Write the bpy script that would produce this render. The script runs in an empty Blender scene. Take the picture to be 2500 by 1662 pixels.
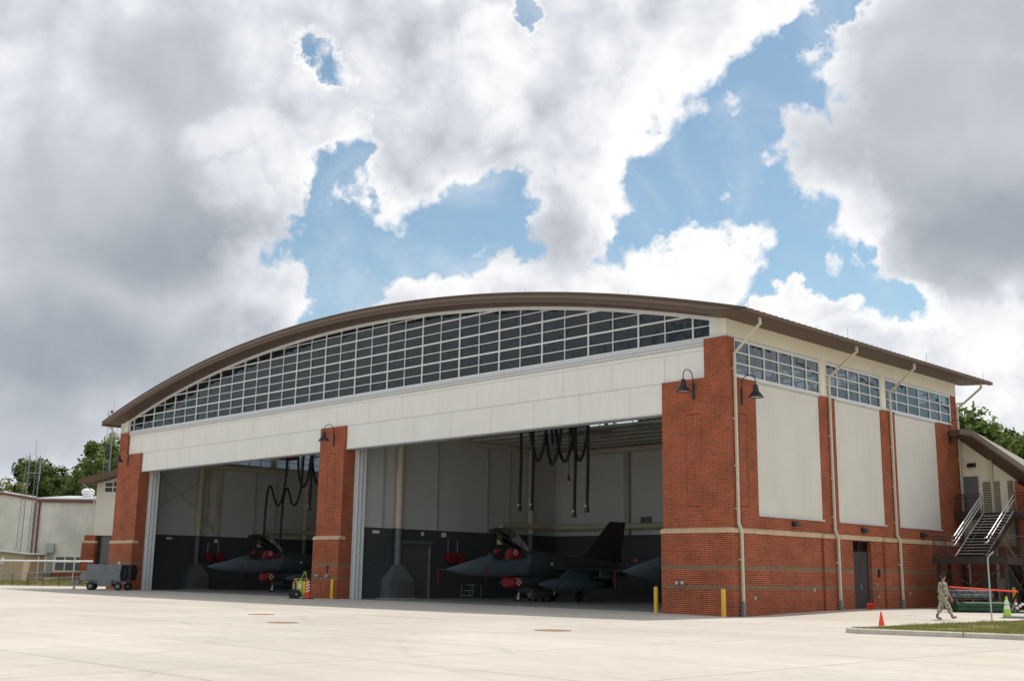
import bpy, math, random
from mathutils import Vector, Matrix
R=math.radians
sc=bpy.context.scene
# ---------------------------------------------------------------- camera
cam=bpy.data.objects.new('camera',bpy.data.cameras.new('camera')); sc.collection.objects.link(cam)
CAM=Vector((28.7972,-42.1082,1.65))
rx=Vector((0.70548935,0.70857309,0.01445536)); ux=Vector((0.13296854,-0.152369,0.97933807)); fx=Vector((-0.69613515,0.68899047,0.20171264))
m=Matrix((rx,ux,-fx)).transposed().to_4x4(); m.translation=CAM
cam.matrix_world=m
cam.data.sensor_width=36; cam.data.lens=2761.18/2500*36
cam.data.clip_end=3000; cam.data.clip_start=.1
sc.camera=cam
# ---------------------------------------------------------------- sun
SUN=Vector((0.6,6.85,13.4)).normalized()           # towards the sun
sl=bpy.data.lights.new('sun','SUN'); sl.energy=3.25; sl.angle=R(.5); sl.color=(1,.955,.89)
so=bpy.data.objects.new('sun',sl); sc.collection.objects.link(so)
so.rotation_euler=SUN.to_track_quat('Z','Y').to_euler()
sc.view_settings.view_transform='Standard'; sc.view_settings.look='None'; sc.view_settings.exposure=0; sc.view_settings.gamma=1
# ---------------------------------------------------------------- world: clear sky with cumulus placed by azimuth and elevation
w=bpy.data.worlds.new('World'); sc.world=w; w.use_nodes=True
nt=w.node_tree; nt.nodes.clear(); L=nt.links.new
def N(t,**k):
    n=nt.nodes.new(t)
    for a,b in k.items(): setattr(n,a,b)
    return n
def mth(op,a,b=None,c=None,clamp=False):
    n=N('ShaderNodeMath',operation=op,use_clamp=clamp)
    for i,v in enumerate((a,b,c)):
        if v is None: continue
        if isinstance(v,(int,float)): n.inputs[i].default_value=v
        else: L(v,n.inputs[i])
    return n.outputs[0]
sky=N('ShaderNodeTexSky',sky_type='NISHITA',sun_disc=False)
sky.sun_elevation=math.asin(SUN.z); sky.sun_rotation=math.atan2(SUN.x,SUN.y)
sky.air_density=1.0; sky.dust_density=.6; sky.ozone_density=1.0
bsky=N('ShaderNodeBackground'); bsky.inputs[1].default_value=0.135
skt=N('ShaderNodeMix',data_type='RGBA',blend_type='MULTIPLY'); skt.inputs[0].default_value=1
L(sky.outputs[0],skt.inputs[6]); skt.inputs[7].default_value=(.93,1.0,.9,1); L(skt.outputs[2],bsky.inputs[0])
tc=N('ShaderNodeTexCoord'); D=tc.outputs['Generated']
sep=N('ShaderNodeSeparateXYZ'); L(D,sep.inputs[0])
az=mth('MULTIPLY',mth('ARCTAN2',mth('MULTIPLY',sep.outputs[0],-1),sep.outputs[1]),57.2958)
el=mth('MULTIPLY',mth('ARCSINE',sep.outputs[2]),57.2958)
def noise(scale,detail=8,rough=.55,off=None,dist=0,vec=None):
    n=N('ShaderNodeTexNoise'); n.inputs['Scale'].default_value=scale; n.inputs['Detail'].default_value=detail
    n.inputs['Roughness'].default_value=rough; n.inputs['Distortion'].default_value=dist
    if off is not None:
        a=N('ShaderNodeVectorMath',operation='ADD'); L(D,a.inputs[0]); a.inputs[1].default_value=off; L(a.outputs[0],n.inputs[0])
    else: L(D,n.inputs[0])
    return n.outputs[0]
# domain warp so that the designed shapes get ragged cloud outlines
wn=N('ShaderNodeTexNoise'); wn.inputs['Scale'].default_value=12; wn.inputs['Detail'].default_value=7; wn.inputs['Roughness'].default_value=.62
L(D,wn.inputs[0]); ws=N('ShaderNodeSeparateColor'); L(wn.outputs[1],ws.inputs[0])
azw=mth('ADD',az,mth('MULTIPLY',mth('SUBTRACT',ws.outputs[0],.5),8.5))
elw=mth('ADD',el,mth('MULTIPLY',mth('SUBTRACT',ws.outputs[1],.5),7.5))
def blob(b,A,E_,sc_=1.0):
    a0,e0,ra,re,rot=b
    u=mth('MULTIPLY_ADD',A,-.95,a0*.95); v=mth('SUBTRACT',E_,e0)
    if rot:
        c,s_=math.cos(R(rot)),math.sin(R(rot))
        uu=mth('ADD',mth('MULTIPLY',u,c),mth('MULTIPLY',v,s_)); v=mth('SUBTRACT',mth('MULTIPLY',v,c),mth('MULTIPLY',u,s_)); u=uu
    u=mth('MULTIPLY',u,1/(ra*sc_)); v=mth('MULTIPLY',v,1/(re*sc_))
    return mth('SUBTRACT',1,mth('SQRT',mth('ADD',mth('MULTIPLY',u,u),mth('MULTIPLY',v,v))))
def smax(lst,k=.25):
    o=lst[0]
    for b in lst[1:]:
        n=N('ShaderNodeMath',operation='SMOOTH_MAX'); L(o,n.inputs[0]); L(b,n.inputs[1]); n.inputs[2].default_value=k; o=n.outputs[0]
    return o
def sstep(v,a,b,lo=0,hi=1):
    n=N('ShaderNodeMapRange',interpolation_type='SMOOTHSTEP'); L(v,n.inputs[0])
    for i,q in zip((1,2,3,4),(a,b,lo,hi)): n.inputs[i].default_value=q
    return n.outputs[0]
HOLES=[(35.3,19.6,3.94,2.66,25),(31.4,23.0,2.34,2.02,40),(32.6,16.6,3.19,2.34,-50),(29.1,14.6,2.98,1.17,-25),(25.8,13.1,1.70,0.85,-25),(38.0,20.1,1.49,1.28,0),(47.6,17.8,3.51,1.49,10),(51.6,15.4,3.19,1.60,5),(54.9,15.2,1.91,1.81,20),(53.9,20.3,1.02,1.06,30),(55.9,13.5,1.60,1.17,30),(45.6,17.2,1.28,0.96,0),(54.6,17.7,1.28,1.91,0),(55.6,25.3,.85,0.42,-20),(27.8,27.2,1.49,0.72,20),(29.8,25.4,1.49,0.74,50),(44.7,27.9,0.47,0.64,0),]
DARK=[(22.9,20.7,8.94,6.38,0),(20.4,16.1,7.02,3.62,0),(21.2,25.1,6.38,3.40,0),(64.5,16.1,11.06,7.02,0),(67.5,11.1,8.94,5.96,0),(67.9,6.2,6.38,2.55,0),(42.6,15.6,4.04,1.91,0),(63.3,23.6,7.02,4.26,0),(60.7,9.6,5.32,3.40,0),]
MID=[(50.6,23.4,7.02,5.53,0),(53.3,26.1,6.38,2.55,0),(39.9,26.8,4.89,2.77,0),(45.4,20.5,4.68,4.26,0),(47.5,15.1,3.83,1.28,0),]
BRT=[(58.7,25.5,2.77,1.91,-30),(59.7,21.1,2.34,1.28,0),(38.0,23.2,4.04,2.98,30),(40.4,19.9,1.70,4.04,15),(56.1,21.0,3.19,1.91,20),(59.5,18.4,1.49,1.49,0),(32.3,26.2,2.77,1.49,30),(37.0,16.6,4.04,1.91,-20),(31.7,14.4,4.04,1.70,-10),(58.2,14.6,2.55,1.91,30),(24.9,12.6,4.68,1.49,0),(21.4,12.7,1.91,1.28,0),(21.2,10.1,2.55,2.34,0),(45.9,24.5,2.55,2.77,0),(29.0,16.8,1.28,2.55,-30),(47.1,27.2,1.28,1.28,0),]

FILL=[(42.1,17.3,2.55,4.04,0),(44.5,14.6,4.26,1.28,0),(35.4,15.3,3.62,2.02,0),(30.5,13.4,3.19,1.06,0),(27.8,19.9,2.55,4.04,0),(59.8,13.7,2.98,3.40,0),(51.9,23.3,5.32,3.19,0)]
hole=smax([blob(b,azw,elw,1.05) for b in HOLES],.3)
fill=smax([blob(b,azw,elw) for b in FILL],.15)
hole=mth('MINIMUM',hole,mth('MULTIPLY',fill,-1.6))
n1=noise(9,6,.6); n2=noise(30,5,.6,(3,1,2)); n3=noise(5,4,.5,(7,2,5))
# holes away from the designed part of the sky come from broad noise
far=sstep(mth('ABSOLUTE',mth('SUBTRACT',az,45)),32,50)
hole=mth('MAXIMUM',hole,mth('SUBTRACT',mth('MULTIPLY',mth('SUBTRACT',n3,.56),mth('MULTIPLY',far,6)),mth('MULTIPLY',mth('SUBTRACT',1,far),2)))
edge=mth('ADD',hole,mth('MULTIPLY',mth('SUBTRACT',n2,.5),1.15))
vo=N('ShaderNodeTexVoronoi',feature='SMOOTH_F1'); vo.inputs['Scale'].default_value=26; vo.inputs['Smoothness'].default_value=.35; vo.inputs['Detail'].default_value=2; vo.inputs['Roughness'].default_value=.55
wv=N('ShaderNodeVectorMath',operation='MULTIPLY_ADD'); L(wn.outputs[1],wv.inputs[0]); wv.inputs[1].default_value=(.05,.05,.05); L(D,wv.inputs[2]); L(wv.outputs[0],vo.inputs[0])
puff=mth('SUBTRACT',.52,vo.outputs['Distance'])
edge=mth('SUBTRACT',edge,mth('MULTIPLY',puff,.9))
wisp=mth('MULTIPLY',sstep(noise(7,6,.62,(5,2,8),.6),.42,.78),.5)
mask=mth('MAXIMUM',sstep(edge,-.10,.46,1,0),wisp)                       # 1 = cloud
thin=sstep(edge,-.75,.05)                           # bright rim of the clouds
w2=N('ShaderNodeTexNoise'); w2.inputs['Scale'].default_value=6; w2.inputs['Detail'].default_value=4; w2.inputs['Roughness'].default_value=.45
L(D,w2.inputs[0]); w2s=N('ShaderNodeSeparateColor'); L(w2.outputs[1],w2s.inputs[0])
azs=mth('ADD',az,mth('MULTIPLY',mth('SUBTRACT',w2s.outputs[0],.5),9)); els=mth('ADD',el,mth('MULTIPLY',mth('SUBTRACT',w2s.outputs[1],.5),8))
dark=sstep(smax([blob(b,azs,els) for b in DARK],.35),-.15,.75)
midb=sstep(smax([blob(b,azs,els) for b in MID],.35),-.1,.8)
brt=sstep(smax([blob(b,azw,elw) for b in BRT],.2),-.35,.55)
# billows: noise minus the same noise shifted towards the sun
e1=noise(13,4,.5,(0,0,0),.3); e2=noise(13,4,.5,(.004,.016,.022),.3)
bil=mth('MULTIPLY',mth('SUBTRACT',e1,e2),.8)
v=mth('SUBTRACT',.93,mth('MULTIPLY',dark,.36))
v=mth('SUBTRACT',v,mth('MULTIPLY',midb,.13))
v=mth('SUBTRACT',v,mth('MULTIPLY',sstep(smax([blob(b,azs,els) for b in ((20.6,15.4,6.5,3.4,0),(67.5,9.8,8,3.2,0),(62,15,5,3,0))],.3),-.3,.7),.15))
v=mth('ADD',v,mth('MULTIPLY',brt,.14))
v=mth('ADD',v,mth('MULTIPLY',mth('MULTIPLY',thin,mth('SUBTRACT',1,mth('MULTIPLY',dark,.55))),.16))
v=mth('ADD',v,mth('MULTIPLY',bil,mth('SUBTRACT',.85,mth('MULTIPLY',dark,.65))))
v=mth('ADD',v,mth('MULTIPLY',mth('SUBTRACT',n1,.5),.12))
v=mth('ADD',v,mth('MULTIPLY',mth('SUBTRACT',puff,.1),mth('SUBTRACT',.2,mth('MULTIPLY',dark,.19))))
v=mth('MINIMUM',mth('MAXIMUM',v,.30),1.02)
cr=N('ShaderNodeValToRGB'); L(v,cr.inputs[0]); E=cr.color_ramp.elements
E[0].position=.28; E[0].color=(.27,.325,.37,1); E[1].position=1; E[1].color=(1,1,1,1)
for p_,c_ in ((.42,(.38,.425,.475,1)),(.58,(.545,.575,.63,1)),(.75,(.735,.76,.81,1)),(.9,(.92,.925,.945,1))):
    q=E.new(p_); q.color=c_
bcl=N('ShaderNodeBackground'); L(cr.outputs[0],bcl.inputs[0]); bcl.inputs[1].default_value=1.0
mx=N('ShaderNodeMixShader'); L(mask,mx.inputs[0]); L(bsky.outputs[0],mx.inputs[1]); L(bcl.outputs[0],mx.inputs[2])
out=N('ShaderNodeOutputWorld'); L(mx.outputs[0],out.inputs[0])
w.cycles.sampling_method='MANUAL'; w.cycles.sample_map_resolution=512
# ================================================================ helpers
col=sc.collection
random.seed(7)
def mat(name,c,rough=.6,metal=0,var=.0,vscale=3,bump=0,bscale=20,spec=.5,c2=None,coat=0):
    m=bpy.data.materials.new(name); m.use_nodes=True; t=m.node_tree; b=t.nodes['Principled BSDF']
    b.inputs['Roughness'].default_value=rough; b.inputs['Metallic'].default_value=metal; b.inputs['Specular IOR Level'].default_value=spec
    b.inputs['Base Color'].default_value=(*c,1); b.inputs['Coat Weight'].default_value=coat
    if var or bump or c2:
        g=t.nodes.new('ShaderNodeNewGeometry')
        n=t.nodes.new('ShaderNodeTexNoise'); n.inputs['Scale'].default_value=vscale; n.inputs['Detail'].default_value=6
        t.links.new(g.outputs['Position'],n.inputs[0])
        mx=t.nodes.new('ShaderNodeMix'); mx.data_type='RGBA'
        q=c2 if c2 else tuple(max(0,x*(1-var)) for x in c)
        p=c if c2 else tuple(min(1,x*(1+var)) for x in c)
        mx.inputs[6].default_value=(*p,1); mx.inputs[7].default_value=(*q,1)
        rr=t.nodes.new('ShaderNodeMapRange'); rr.inputs[1].default_value=.35; rr.inputs[2].default_value=.65
        t.links.new(n.outputs[0],rr.inputs[0]); t.links.new(rr.outputs[0],mx.inputs[0]); t.links.new(mx.outputs[2],b.inputs['Base Color'])
        if bump:
            n2=t.nodes.new('ShaderNodeTexNoise'); n2.inputs['Scale'].default_value=bscale; n2.inputs['Detail'].default_value=4
            t.links.new(g.outputs['Position'],n2.inputs[0])
            bp=t.nodes.new('ShaderNodeBump'); bp.inputs['Strength'].default_value=bump; bp.inputs['Distance'].default_value=.02
            t.links.new(n2.outputs[0],bp.inputs['Height']); t.links.new(bp.outputs[0],b.inputs['Normal'])
    return m
class MB:
    def __init__(s): s.v=[]; s.f=[]
    def quad(s,*p):
        n=len(s.v); s.v+= [tuple(q) for q in p]; s.f.append(tuple(range(n,n+len(p)))); return s
    def box(s,x0,x1,y0,y1,z0,z1):
        x0,x1=min(x0,x1),max(x0,x1); y0,y1=min(y0,y1),max(y0,y1); z0,z1=min(z0,z1),max(z0,z1)
        n=len(s.v); s.v+=[(x0,y0,z0),(x1,y0,z0),(x1,y1,z0),(x0,y1,z0),(x0,y0,z1),(x1,y0,z1),(x1,y1,z1),(x0,y1,z1)]
        s.f+=[tuple(n+i for i in q) for q in ((0,3,2,1),(4,5,6,7),(0,1,5,4),(1,2,6,5),(2,3,7,6),(3,0,4,7))]; return s
    def bar(s,a,b,wd,ht=None,up=(0,0,1)):
        a,b=Vector(a),Vector(b); ht=ht or wd; d=(b-a).normalized(); u=Vector(up)
        if abs(d.dot(u))>.98: u=Vector((0,1,0))
        r=d.cross(u).normalized(); u=r.cross(d)
        n=len(s.v)
        for p in (a,b):
            for i,j in ((-1,-1),(1,-1),(1,1),(-1,1)): s.v.append(tuple(p+r*(i*wd/2)+u*(j*ht/2)))
        s.f+=[tuple(n+i for i in q) for q in ((0,1,2,3),(7,6,5,4),(0,4,5,1),(1,5,6,2),(2,6,7,3),(3,7,4,0))]; return s
    def prism(s,poly,vec):
        # poly: planar list of 3D points, extruded by vec
        n=len(s.v); k=len(poly); V=Vector(vec)
        s.v+=[tuple(p) for p in poly]+[tuple(Vector(p)+V) for p in poly]
        s.f.append(tuple(range(n+k-1,n-1,-1))); s.f.append(tuple(range(n+k,n+2*k)))
        for i in range(k): j=(i+1)%k; s.f.append((n+i,n+j,n+k+j,n+k+i))
        return s
    def tube(s,pts,r,n=8,cap=True):
        pts=[Vector(p) for p in pts]; rs=r if isinstance(r,(list,tuple)) else [r]*len(pts)
        base=len(s.v); prev=None
        for i,p in enumerate(pts):
            d=(pts[min(i+1,len(pts)-1)]-pts[max(i-1,0)]).normalized()
            if prev is None:
                u=Vector((0,0,1)) if abs(d.z)<.9 else Vector((1,0,0))
            else: u=prev
            a=(u-d*u.dot(d)).normalized(); b=d.cross(a); prev=a
            for k in range(n):
                t=2*math.pi*k/n; s.v.append(tuple(p+(a*math.cos(t)+b*math.sin(t))*rs[i]))
        for i in range(len(pts)-1):
            for k in range(n):
                q=base+i*n; s.f.append((q+k,q+(k+1)%n,q+n+(k+1)%n,q+n+k))
        if cap:
            s.f.append(tuple(range(base+n-1,base-1,-1))); e=base+(len(pts)-1)*n; s.f.append(tuple(range(e,e+n)))
        return s
    def lathe(s,prof,c=(0,0,0),n=16,axis='z',cap=True):
        base=len(s.v); cx,cy,cz=c
        for r,h in prof:
            for k in range(n):
                t=2*math.pi*k/n; a,b=r*math.cos(t),r*math.sin(t)
                s.v.append((cx+a,cy+b,cz+h) if axis=='z' else ((cx+h,cy+a,cz+b) if axis=='x' else (cx+a,cy+h,cz+b)))
        for i in range(len(prof)-1):
            for k in range(n):
                q=base+i*n; s.f.append((q+k,q+(k+1)%n,q+n+(k+1)%n,q+n+k))
        if cap:
            s.f.append(tuple(range(base+n-1,base-1,-1))); e=base+(len(prof)-1)*n; s.f.append(tuple(range(e,e+n)))
        return s
    def loft(s,rings,closed=True,cap=True):
        base=len(s.v); n=len(rings[0])
        for r in rings: s.v+=[tuple(p) for p in r]
        for i in range(len(rings)-1):
            for k in range(n if closed else n-1):
                q=base+i*n; s.f.append((q+k,q+(k+1)%n,q+n+(k+1)%n,q+n+k))
        if cap and closed:
            s.f.append(tuple(range(base+n-1,base-1,-1))); e=base+(len(rings)-1)*n; s.f.append(tuple(range(e,e+n)))
        return s
    def xf(s,M,start=0):
        for i in range(start,len(s.v)): s.v[i]=tuple(M@Vector(s.v[i]))
        return s
    def build(s,name,m,parent=None,loc=None,smooth=False,local=False,fix=True):
        me=bpy.data.meshes.new(name); off=Vector((0,0,0))
        if parent is not None and not local: off=Vector(parent['_o'])
        if loc is not None: off=Vector(loc)
        me.from_pydata([tuple(Vector(p)-off) for p in s.v],[],s.f)
        if fix:
            import bmesh
            b=bmesh.new(); b.from_mesh(me); bmesh.ops.recalc_face_normals(b,faces=b.faces); b.to_mesh(me); b.free()
        me.materials.append(m)
        if smooth:
            for p in me.polygons: p.use_smooth=True
            try: me.set_sharp_from_angle(angle=R(38))
            except Exception: pass
        o=bpy.data.objects.new(name,me); col.objects.link(o)
        if parent is not None: o.parent=parent; o['_o']=tuple(parent['_o'])
        else:
            o.location=off; o['_o']=tuple(off)
        return o
def tag(o,label=None,cat=None,group=None,kind=None):
    if label: o['label']=label
    if cat: o['category']=cat
    if group: o['group']=group
    if kind: o['kind']=kind
    return o
def empty(name,loc=(0,0,0),rz=0,label=None,cat=None,group=None):
    o=bpy.data.objects.new(name,None); col.objects.link(o); o.location=loc; o.rotation_euler=(0,0,rz); o['_o']=tuple(loc)
    o.empty_display_size=.2
    return tag(o,label,cat,group)
def kids(o): return [c for c in col.objects if c.parent is o]
def copy_tree(o,loc,rz=0,label=None,scale=None):
    r=o.copy(); col.objects.link(r); r.location=loc; r.rotation_euler=(0,0,rz)
    if scale: r.scale=(scale,)*3
    if label: r['label']=label
    for c in kids(o):
        d=c.copy(); col.objects.link(d); d.parent=r
        for g in kids(c):
            e=g.copy(); col.objects.link(e); e.parent=d
    return r
def text_mesh(name,body,size,m,parent,M,depth=.01):
    cu=bpy.data.curves.new(name,'FONT'); cu.body=body; cu.size=size; cu.extrude=depth; cu.align_x='CENTER'; cu.align_y='CENTER'
    to=bpy.data.objects.new(name,cu); col.objects.link(to); dg=bpy.context.evaluated_depsgraph_get()
    me=bpy.data.meshes.new_from_object(to.evaluated_get(dg)); bpy.data.objects.remove(to); me.transform(M); me.materials.clear(); me.materials.append(m)
    o=bpy.data.objects.new(name,me); col.objects.link(o); o.parent=parent; o['_o']=tuple(parent['_o']); return o
# ---------------------------------------------------------------- materials
def streak(m,lo=.95,hi=1.03):
    # faint rain streaks: noise stretched down the wall
    t=m.node_tree; b=t.nodes['Principled BSDF']; nn=t.nodes.new; lk=t.links.new
    g=nn('ShaderNodeNewGeometry'); mp=nn('ShaderNodeMapping'); mp.inputs['Scale'].default_value=(2.6,2.6,.16); lk(g.outputs['Position'],mp.inputs[0])
    n=nn('ShaderNodeTexNoise'); n.inputs['Scale'].default_value=1.5; n.inputs['Detail'].default_value=7; n.inputs['Roughness'].default_value=.65; lk(mp.outputs[0],n.inputs[0])
    r_=nn('ShaderNodeMapRange'); r_.inputs[1].default_value=.3; r_.inputs[2].default_value=.62; r_.inputs[3].default_value=lo; r_.inputs[4].default_value=hi; lk(n.outputs[0],r_.inputs[0])
    mx=nn('ShaderNodeMix'); mx.data_type='RGBA'; mx.blend_type='MULTIPLY'; mx.inputs[0].default_value=1
    src=b.inputs['Base Color'].links; 
    if src: lk(src[0].from_socket,mx.inputs[6])
    else: mx.inputs[6].default_value=b.inputs['Base Color'].default_value
    lk(r_.outputs[0],mx.inputs[7]); lk(mx.outputs[2],b.inputs['Base Color'])
def brick_mat(name,hue=1.0,bands=True):
    m=bpy.data.materials.new(name); m.use_nodes=True; t=m.node_tree; b=t.nodes['Principled BSDF']; b.inputs['Roughness'].default_value=.85; b.inputs['Specular IOR Level'].default_value=.25
    nn=t.nodes.new; lk=t.links.new
    g=nn('ShaderNodeNewGeometry'); s1=nn('ShaderNodeSeparateXYZ'); s2=nn('ShaderNodeSeparateXYZ'); lk(g.outputs['Position'],s1.inputs[0]); lk(g.outputs['True Normal'],s2.inputs[0])
    ab=nn('ShaderNodeMath'); ab.operation='ABSOLUTE'; lk(s2.outputs[0],ab.inputs[0]); gt=nn('ShaderNodeMath'); gt.operation='GREATER_THAN'; lk(ab.outputs[0],gt.inputs[0]); gt.inputs[1].default_value=.6
    mx=nn('ShaderNodeMix'); lk(gt.outputs[0],mx.inputs[0]); lk(s1.outputs[0],mx.inputs[2]); lk(s1.outputs[1],mx.inputs[3])
    cb=nn('ShaderNodeCombineXYZ'); lk(mx.outputs[0],cb.inputs[0]); lk(s1.outputs[2],cb.inputs[1])
    br=nn('ShaderNodeTexBrick'); lk(cb.outputs[0],br.inputs[0]); br.inputs['Scale'].default_value=1
    br.inputs['Brick Width'].default_value=.27; br.inputs['Row Height'].default_value=.0847; br.inputs['Mortar Size'].default_value=.0125; br.inputs['Mortar Smooth'].default_value=.15; br.inputs['Bias'].default_value=-.05
    br.inputs['Color1'].default_value=(.345*hue,.056*hue,.024*hue,1); br.inputs['Color2'].default_value=(.175*hue,.036*hue,.019*hue,1); br.inputs['Mortar'].default_value=(.44,.205,.11,1)
    no=nn('ShaderNodeTexNoise'); no.inputs['Scale'].default_value=.9; no.inputs['Detail'].default_value=8; lk(cb.outputs[0],no.inputs[0])
    mr=nn('ShaderNodeMapRange'); mr.inputs[1].default_value=.3; mr.inputs[2].default_value=.7; mr.inputs[3].default_value=.8; mr.inputs[4].default_value=1.16; lk(no.outputs[0],mr.inputs[0])
    m2=nn('ShaderNodeMix'); m2.data_type='RGBA'; m2.blend_type='MULTIPLY'; m2.inputs[0].default_value=1; lk(br.outputs[0],m2.inputs[6]); lk(mr.outputs[0],m2.inputs[7])
    last=m2.outputs[2]
    if bands:
        # two courses-wide bands of brown brick
        def band(a,c):
            x=nn('ShaderNodeMath'); x.operation='COMPARE'; lk(s1.outputs[2],x.inputs[0]); x.inputs[1].default_value=(a+c)/2; x.inputs[2].default_value=(c-a)/2; return x.outputs[0]
        ad=nn('ShaderNodeMath'); ad.operation='ADD'; lk(band(1.095,1.285),ad.inputs[0]); lk(band(1.965,2.155),ad.inputs[1])
        b2=nn('ShaderNodeTexBrick'); lk(cb.outputs[0],b2.inputs[0]); b2.inputs['Scale'].default_value=1
        b2.inputs['Brick Width'].default_value=.27; b2.inputs['Row Height'].default_value=.0635; b2.inputs['Mortar Size'].default_value=.008
        b2.inputs['Color1'].default_value=(.21,.125,.075,1); b2.inputs['Color2'].default_value=(.15,.095,.06,1); b2.inputs['Mortar'].default_value=(.34,.23,.14,1)
        m3=nn('ShaderNodeMix'); m3.data_type='RGBA'; lk(ad.outputs[0],m3.inputs[0]); lk(last,m3.inputs[6]); lk(b2.outputs[0],m3.inputs[7]); last=m3.outputs[2]
    lk(last,b.inputs['Base Color'])
    bp=nn('ShaderNodeBump'); bp.inputs['Strength'].default_value=.5; bp.inputs['Distance'].default_value=.01; lk(br.outputs['Fac'],bp.inputs['Height']); bp.invert=True; lk(bp.outputs[0],b.inputs['Normal'])
    return m
def concrete_mat():
    m=bpy.data.materials.new('apron_concrete'); m.use_nodes=True; t=m.node_tree; b=t.nodes['Principled BSDF']; b.inputs['Roughness'].default_value=.85; b.inputs['Specular IOR Level'].default_value=.3
    nn=t.nodes.new; lk=t.links.new
    g=nn('ShaderNodeNewGeometry'); sp=nn('ShaderNodeSeparateXYZ'); lk(g.outputs['Position'],sp.inputs[0])
    def nz(scale,detail,vec=None,rough=.6):
        n=nn('ShaderNodeTexNoise'); n.inputs['Scale'].default_value=scale; n.inputs['Detail'].default_value=detail; n.inputs['Roughness'].default_value=rough; lk(vec or g.outputs['Position'],n.inputs[0]); return n.outputs[0]
    def mr(v,a,c,d,e):
        n=nn('ShaderNodeMapRange'); n.interpolation_type='SMOOTHSTEP'; lk(v,n.inputs[0])
        for i,q in zip((1,2,3,4),(a,c,d,e)): n.inputs[i].default_value=q
        return n.outputs[0]
    def mul(a,c):
        n=nn('ShaderNodeMath'); n.operation='MULTIPLY'; lk(a,n.inputs[0]); lk(c,n.inputs[1]) if not isinstance(c,(int,float)) else setattr(n.inputs[1],'default_value',c); return n.outputs[0]
    # long drag and tyre streaks: noise stretched along x, warped
    mp=nn('ShaderNodeMapping'); mp.inputs['Rotation'].default_value=(0,0,.5); mp.inputs['Scale'].default_value=(.09,.9,1); lk(g.outputs['Position'],mp.inputs[0])
    st=nz(1,7,mp.outputs[0],.65); mp2=nn('ShaderNodeMapping'); mp2.inputs['Rotation'].default_value=(0,0,-.75); mp2.inputs['Scale'].default_value=(.05,1.3,1); lk(g.outputs['Position'],mp2.inputs[0]); st2=nz(1,6,mp2.outputs[0],.6)
    br=nn('ShaderNodeTexBrick'); br.offset=0; br.inputs['Scale'].default_value=1; br.inputs['Brick Width'].default_value=6.1; br.inputs['Row Height'].default_value=4.6; br.inputs['Mortar Size'].default_value=.022; br.inputs['Bias'].default_value=0
    mp3=nn('ShaderNodeMapping'); mp3.inputs['Location'].default_value=(1.3,.55,0); mp3.inputs['Rotation'].default_value=(0,0,.0); lk(g.outputs['Position'],mp3.inputs[0]); lk(mp3.outputs[0],br.inputs[0])
    br.inputs['Color1'].default_value=(.55,.50,.435,1); br.inputs['Color2'].default_value=(.52,.473,.415,1); br.inputs['Mortar'].default_value=(.27,.25,.23,1)
    f=mul(mr(nz(.12,5),.35,.65,.93,1.05),mr(st,.3,.62,.955,1.03)); f=mul(f,mr(st2,.52,.74,1.0,.93)); f=mul(f,mr(nz(2.2,8,None,.7),.25,.75,.94,1.06)); f=mul(f,mr(nz(.45,6,None,.6),.55,.72,1,.92))
    # tyre marks: thin dark arcs worn by turning wheels
    def arc(cx,cy,r,w_,dk):
        d=nn('ShaderNodeVectorMath'); d.operation='DISTANCE'; lk(g.outputs['Position'],d.inputs[0]); d.inputs[1].default_value=(cx,cy,0)
        s_=nn('ShaderNodeMath'); s_.operation='SUBTRACT'; lk(d.outputs['Value'],s_.inputs[0]); s_.inputs[1].default_value=r
        a_=nn('ShaderNodeMath'); a_.operation='ABSOLUTE'; lk(s_.outputs[0],a_.inputs[0])
        k_=mr(a_.outputs[0],w_*.4,w_,1,0); k_=mul(k_,mr(nz(.35,5,None,.7),.42,.62,0,1)); q=nn('ShaderNodeMath'); q.operation='MULTIPLY_ADD'; lk(k_,q.inputs[0]); q.inputs[1].default_value=-dk; q.inputs[2].default_value=1; return q.outputs[0]
    for a in ((2,-9,13.5,.16,.12),(2,-9,15.9,.16,.11),(26,-2,27,.14,.11),(26,-2,29.2,.14,.1),(-22,-48,34,.18,.1),(18,-26,9.5,.13,.12),(12,-60,44,.12,.1)): f=mul(f,arc(*a))
    m2=nn('ShaderNodeMix'); m2.data_type='RGBA'; m2.blend_type='MULTIPLY'; m2.inputs[0].default_value=1; lk(br.outputs[0],m2.inputs[6]); lk(f,m2.inputs[7])
    # pinkish tint patches
    m3=nn('ShaderNodeMix'); m3.data_type='RGBA'; m3.blend_type='MULTIPLY'; lk(mr(nz(.2,3),.4,.7,0,.6),m3.inputs[0]); lk(m2.outputs[2],m3.inputs[6]); m3.inputs[7].default_value=(1.0,.965,.92,1)
    lk(m3.outputs[2],b.inputs['Base Color'])
    bp=nn('ShaderNodeBump'); bp.inputs['Strength'].default_value=.15; bp.inputs['Distance'].default_value=.01; lk(nz(60,4),bp.inputs['Height']); lk(bp.outputs[0],b.inputs['Normal'])
    return m
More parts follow.
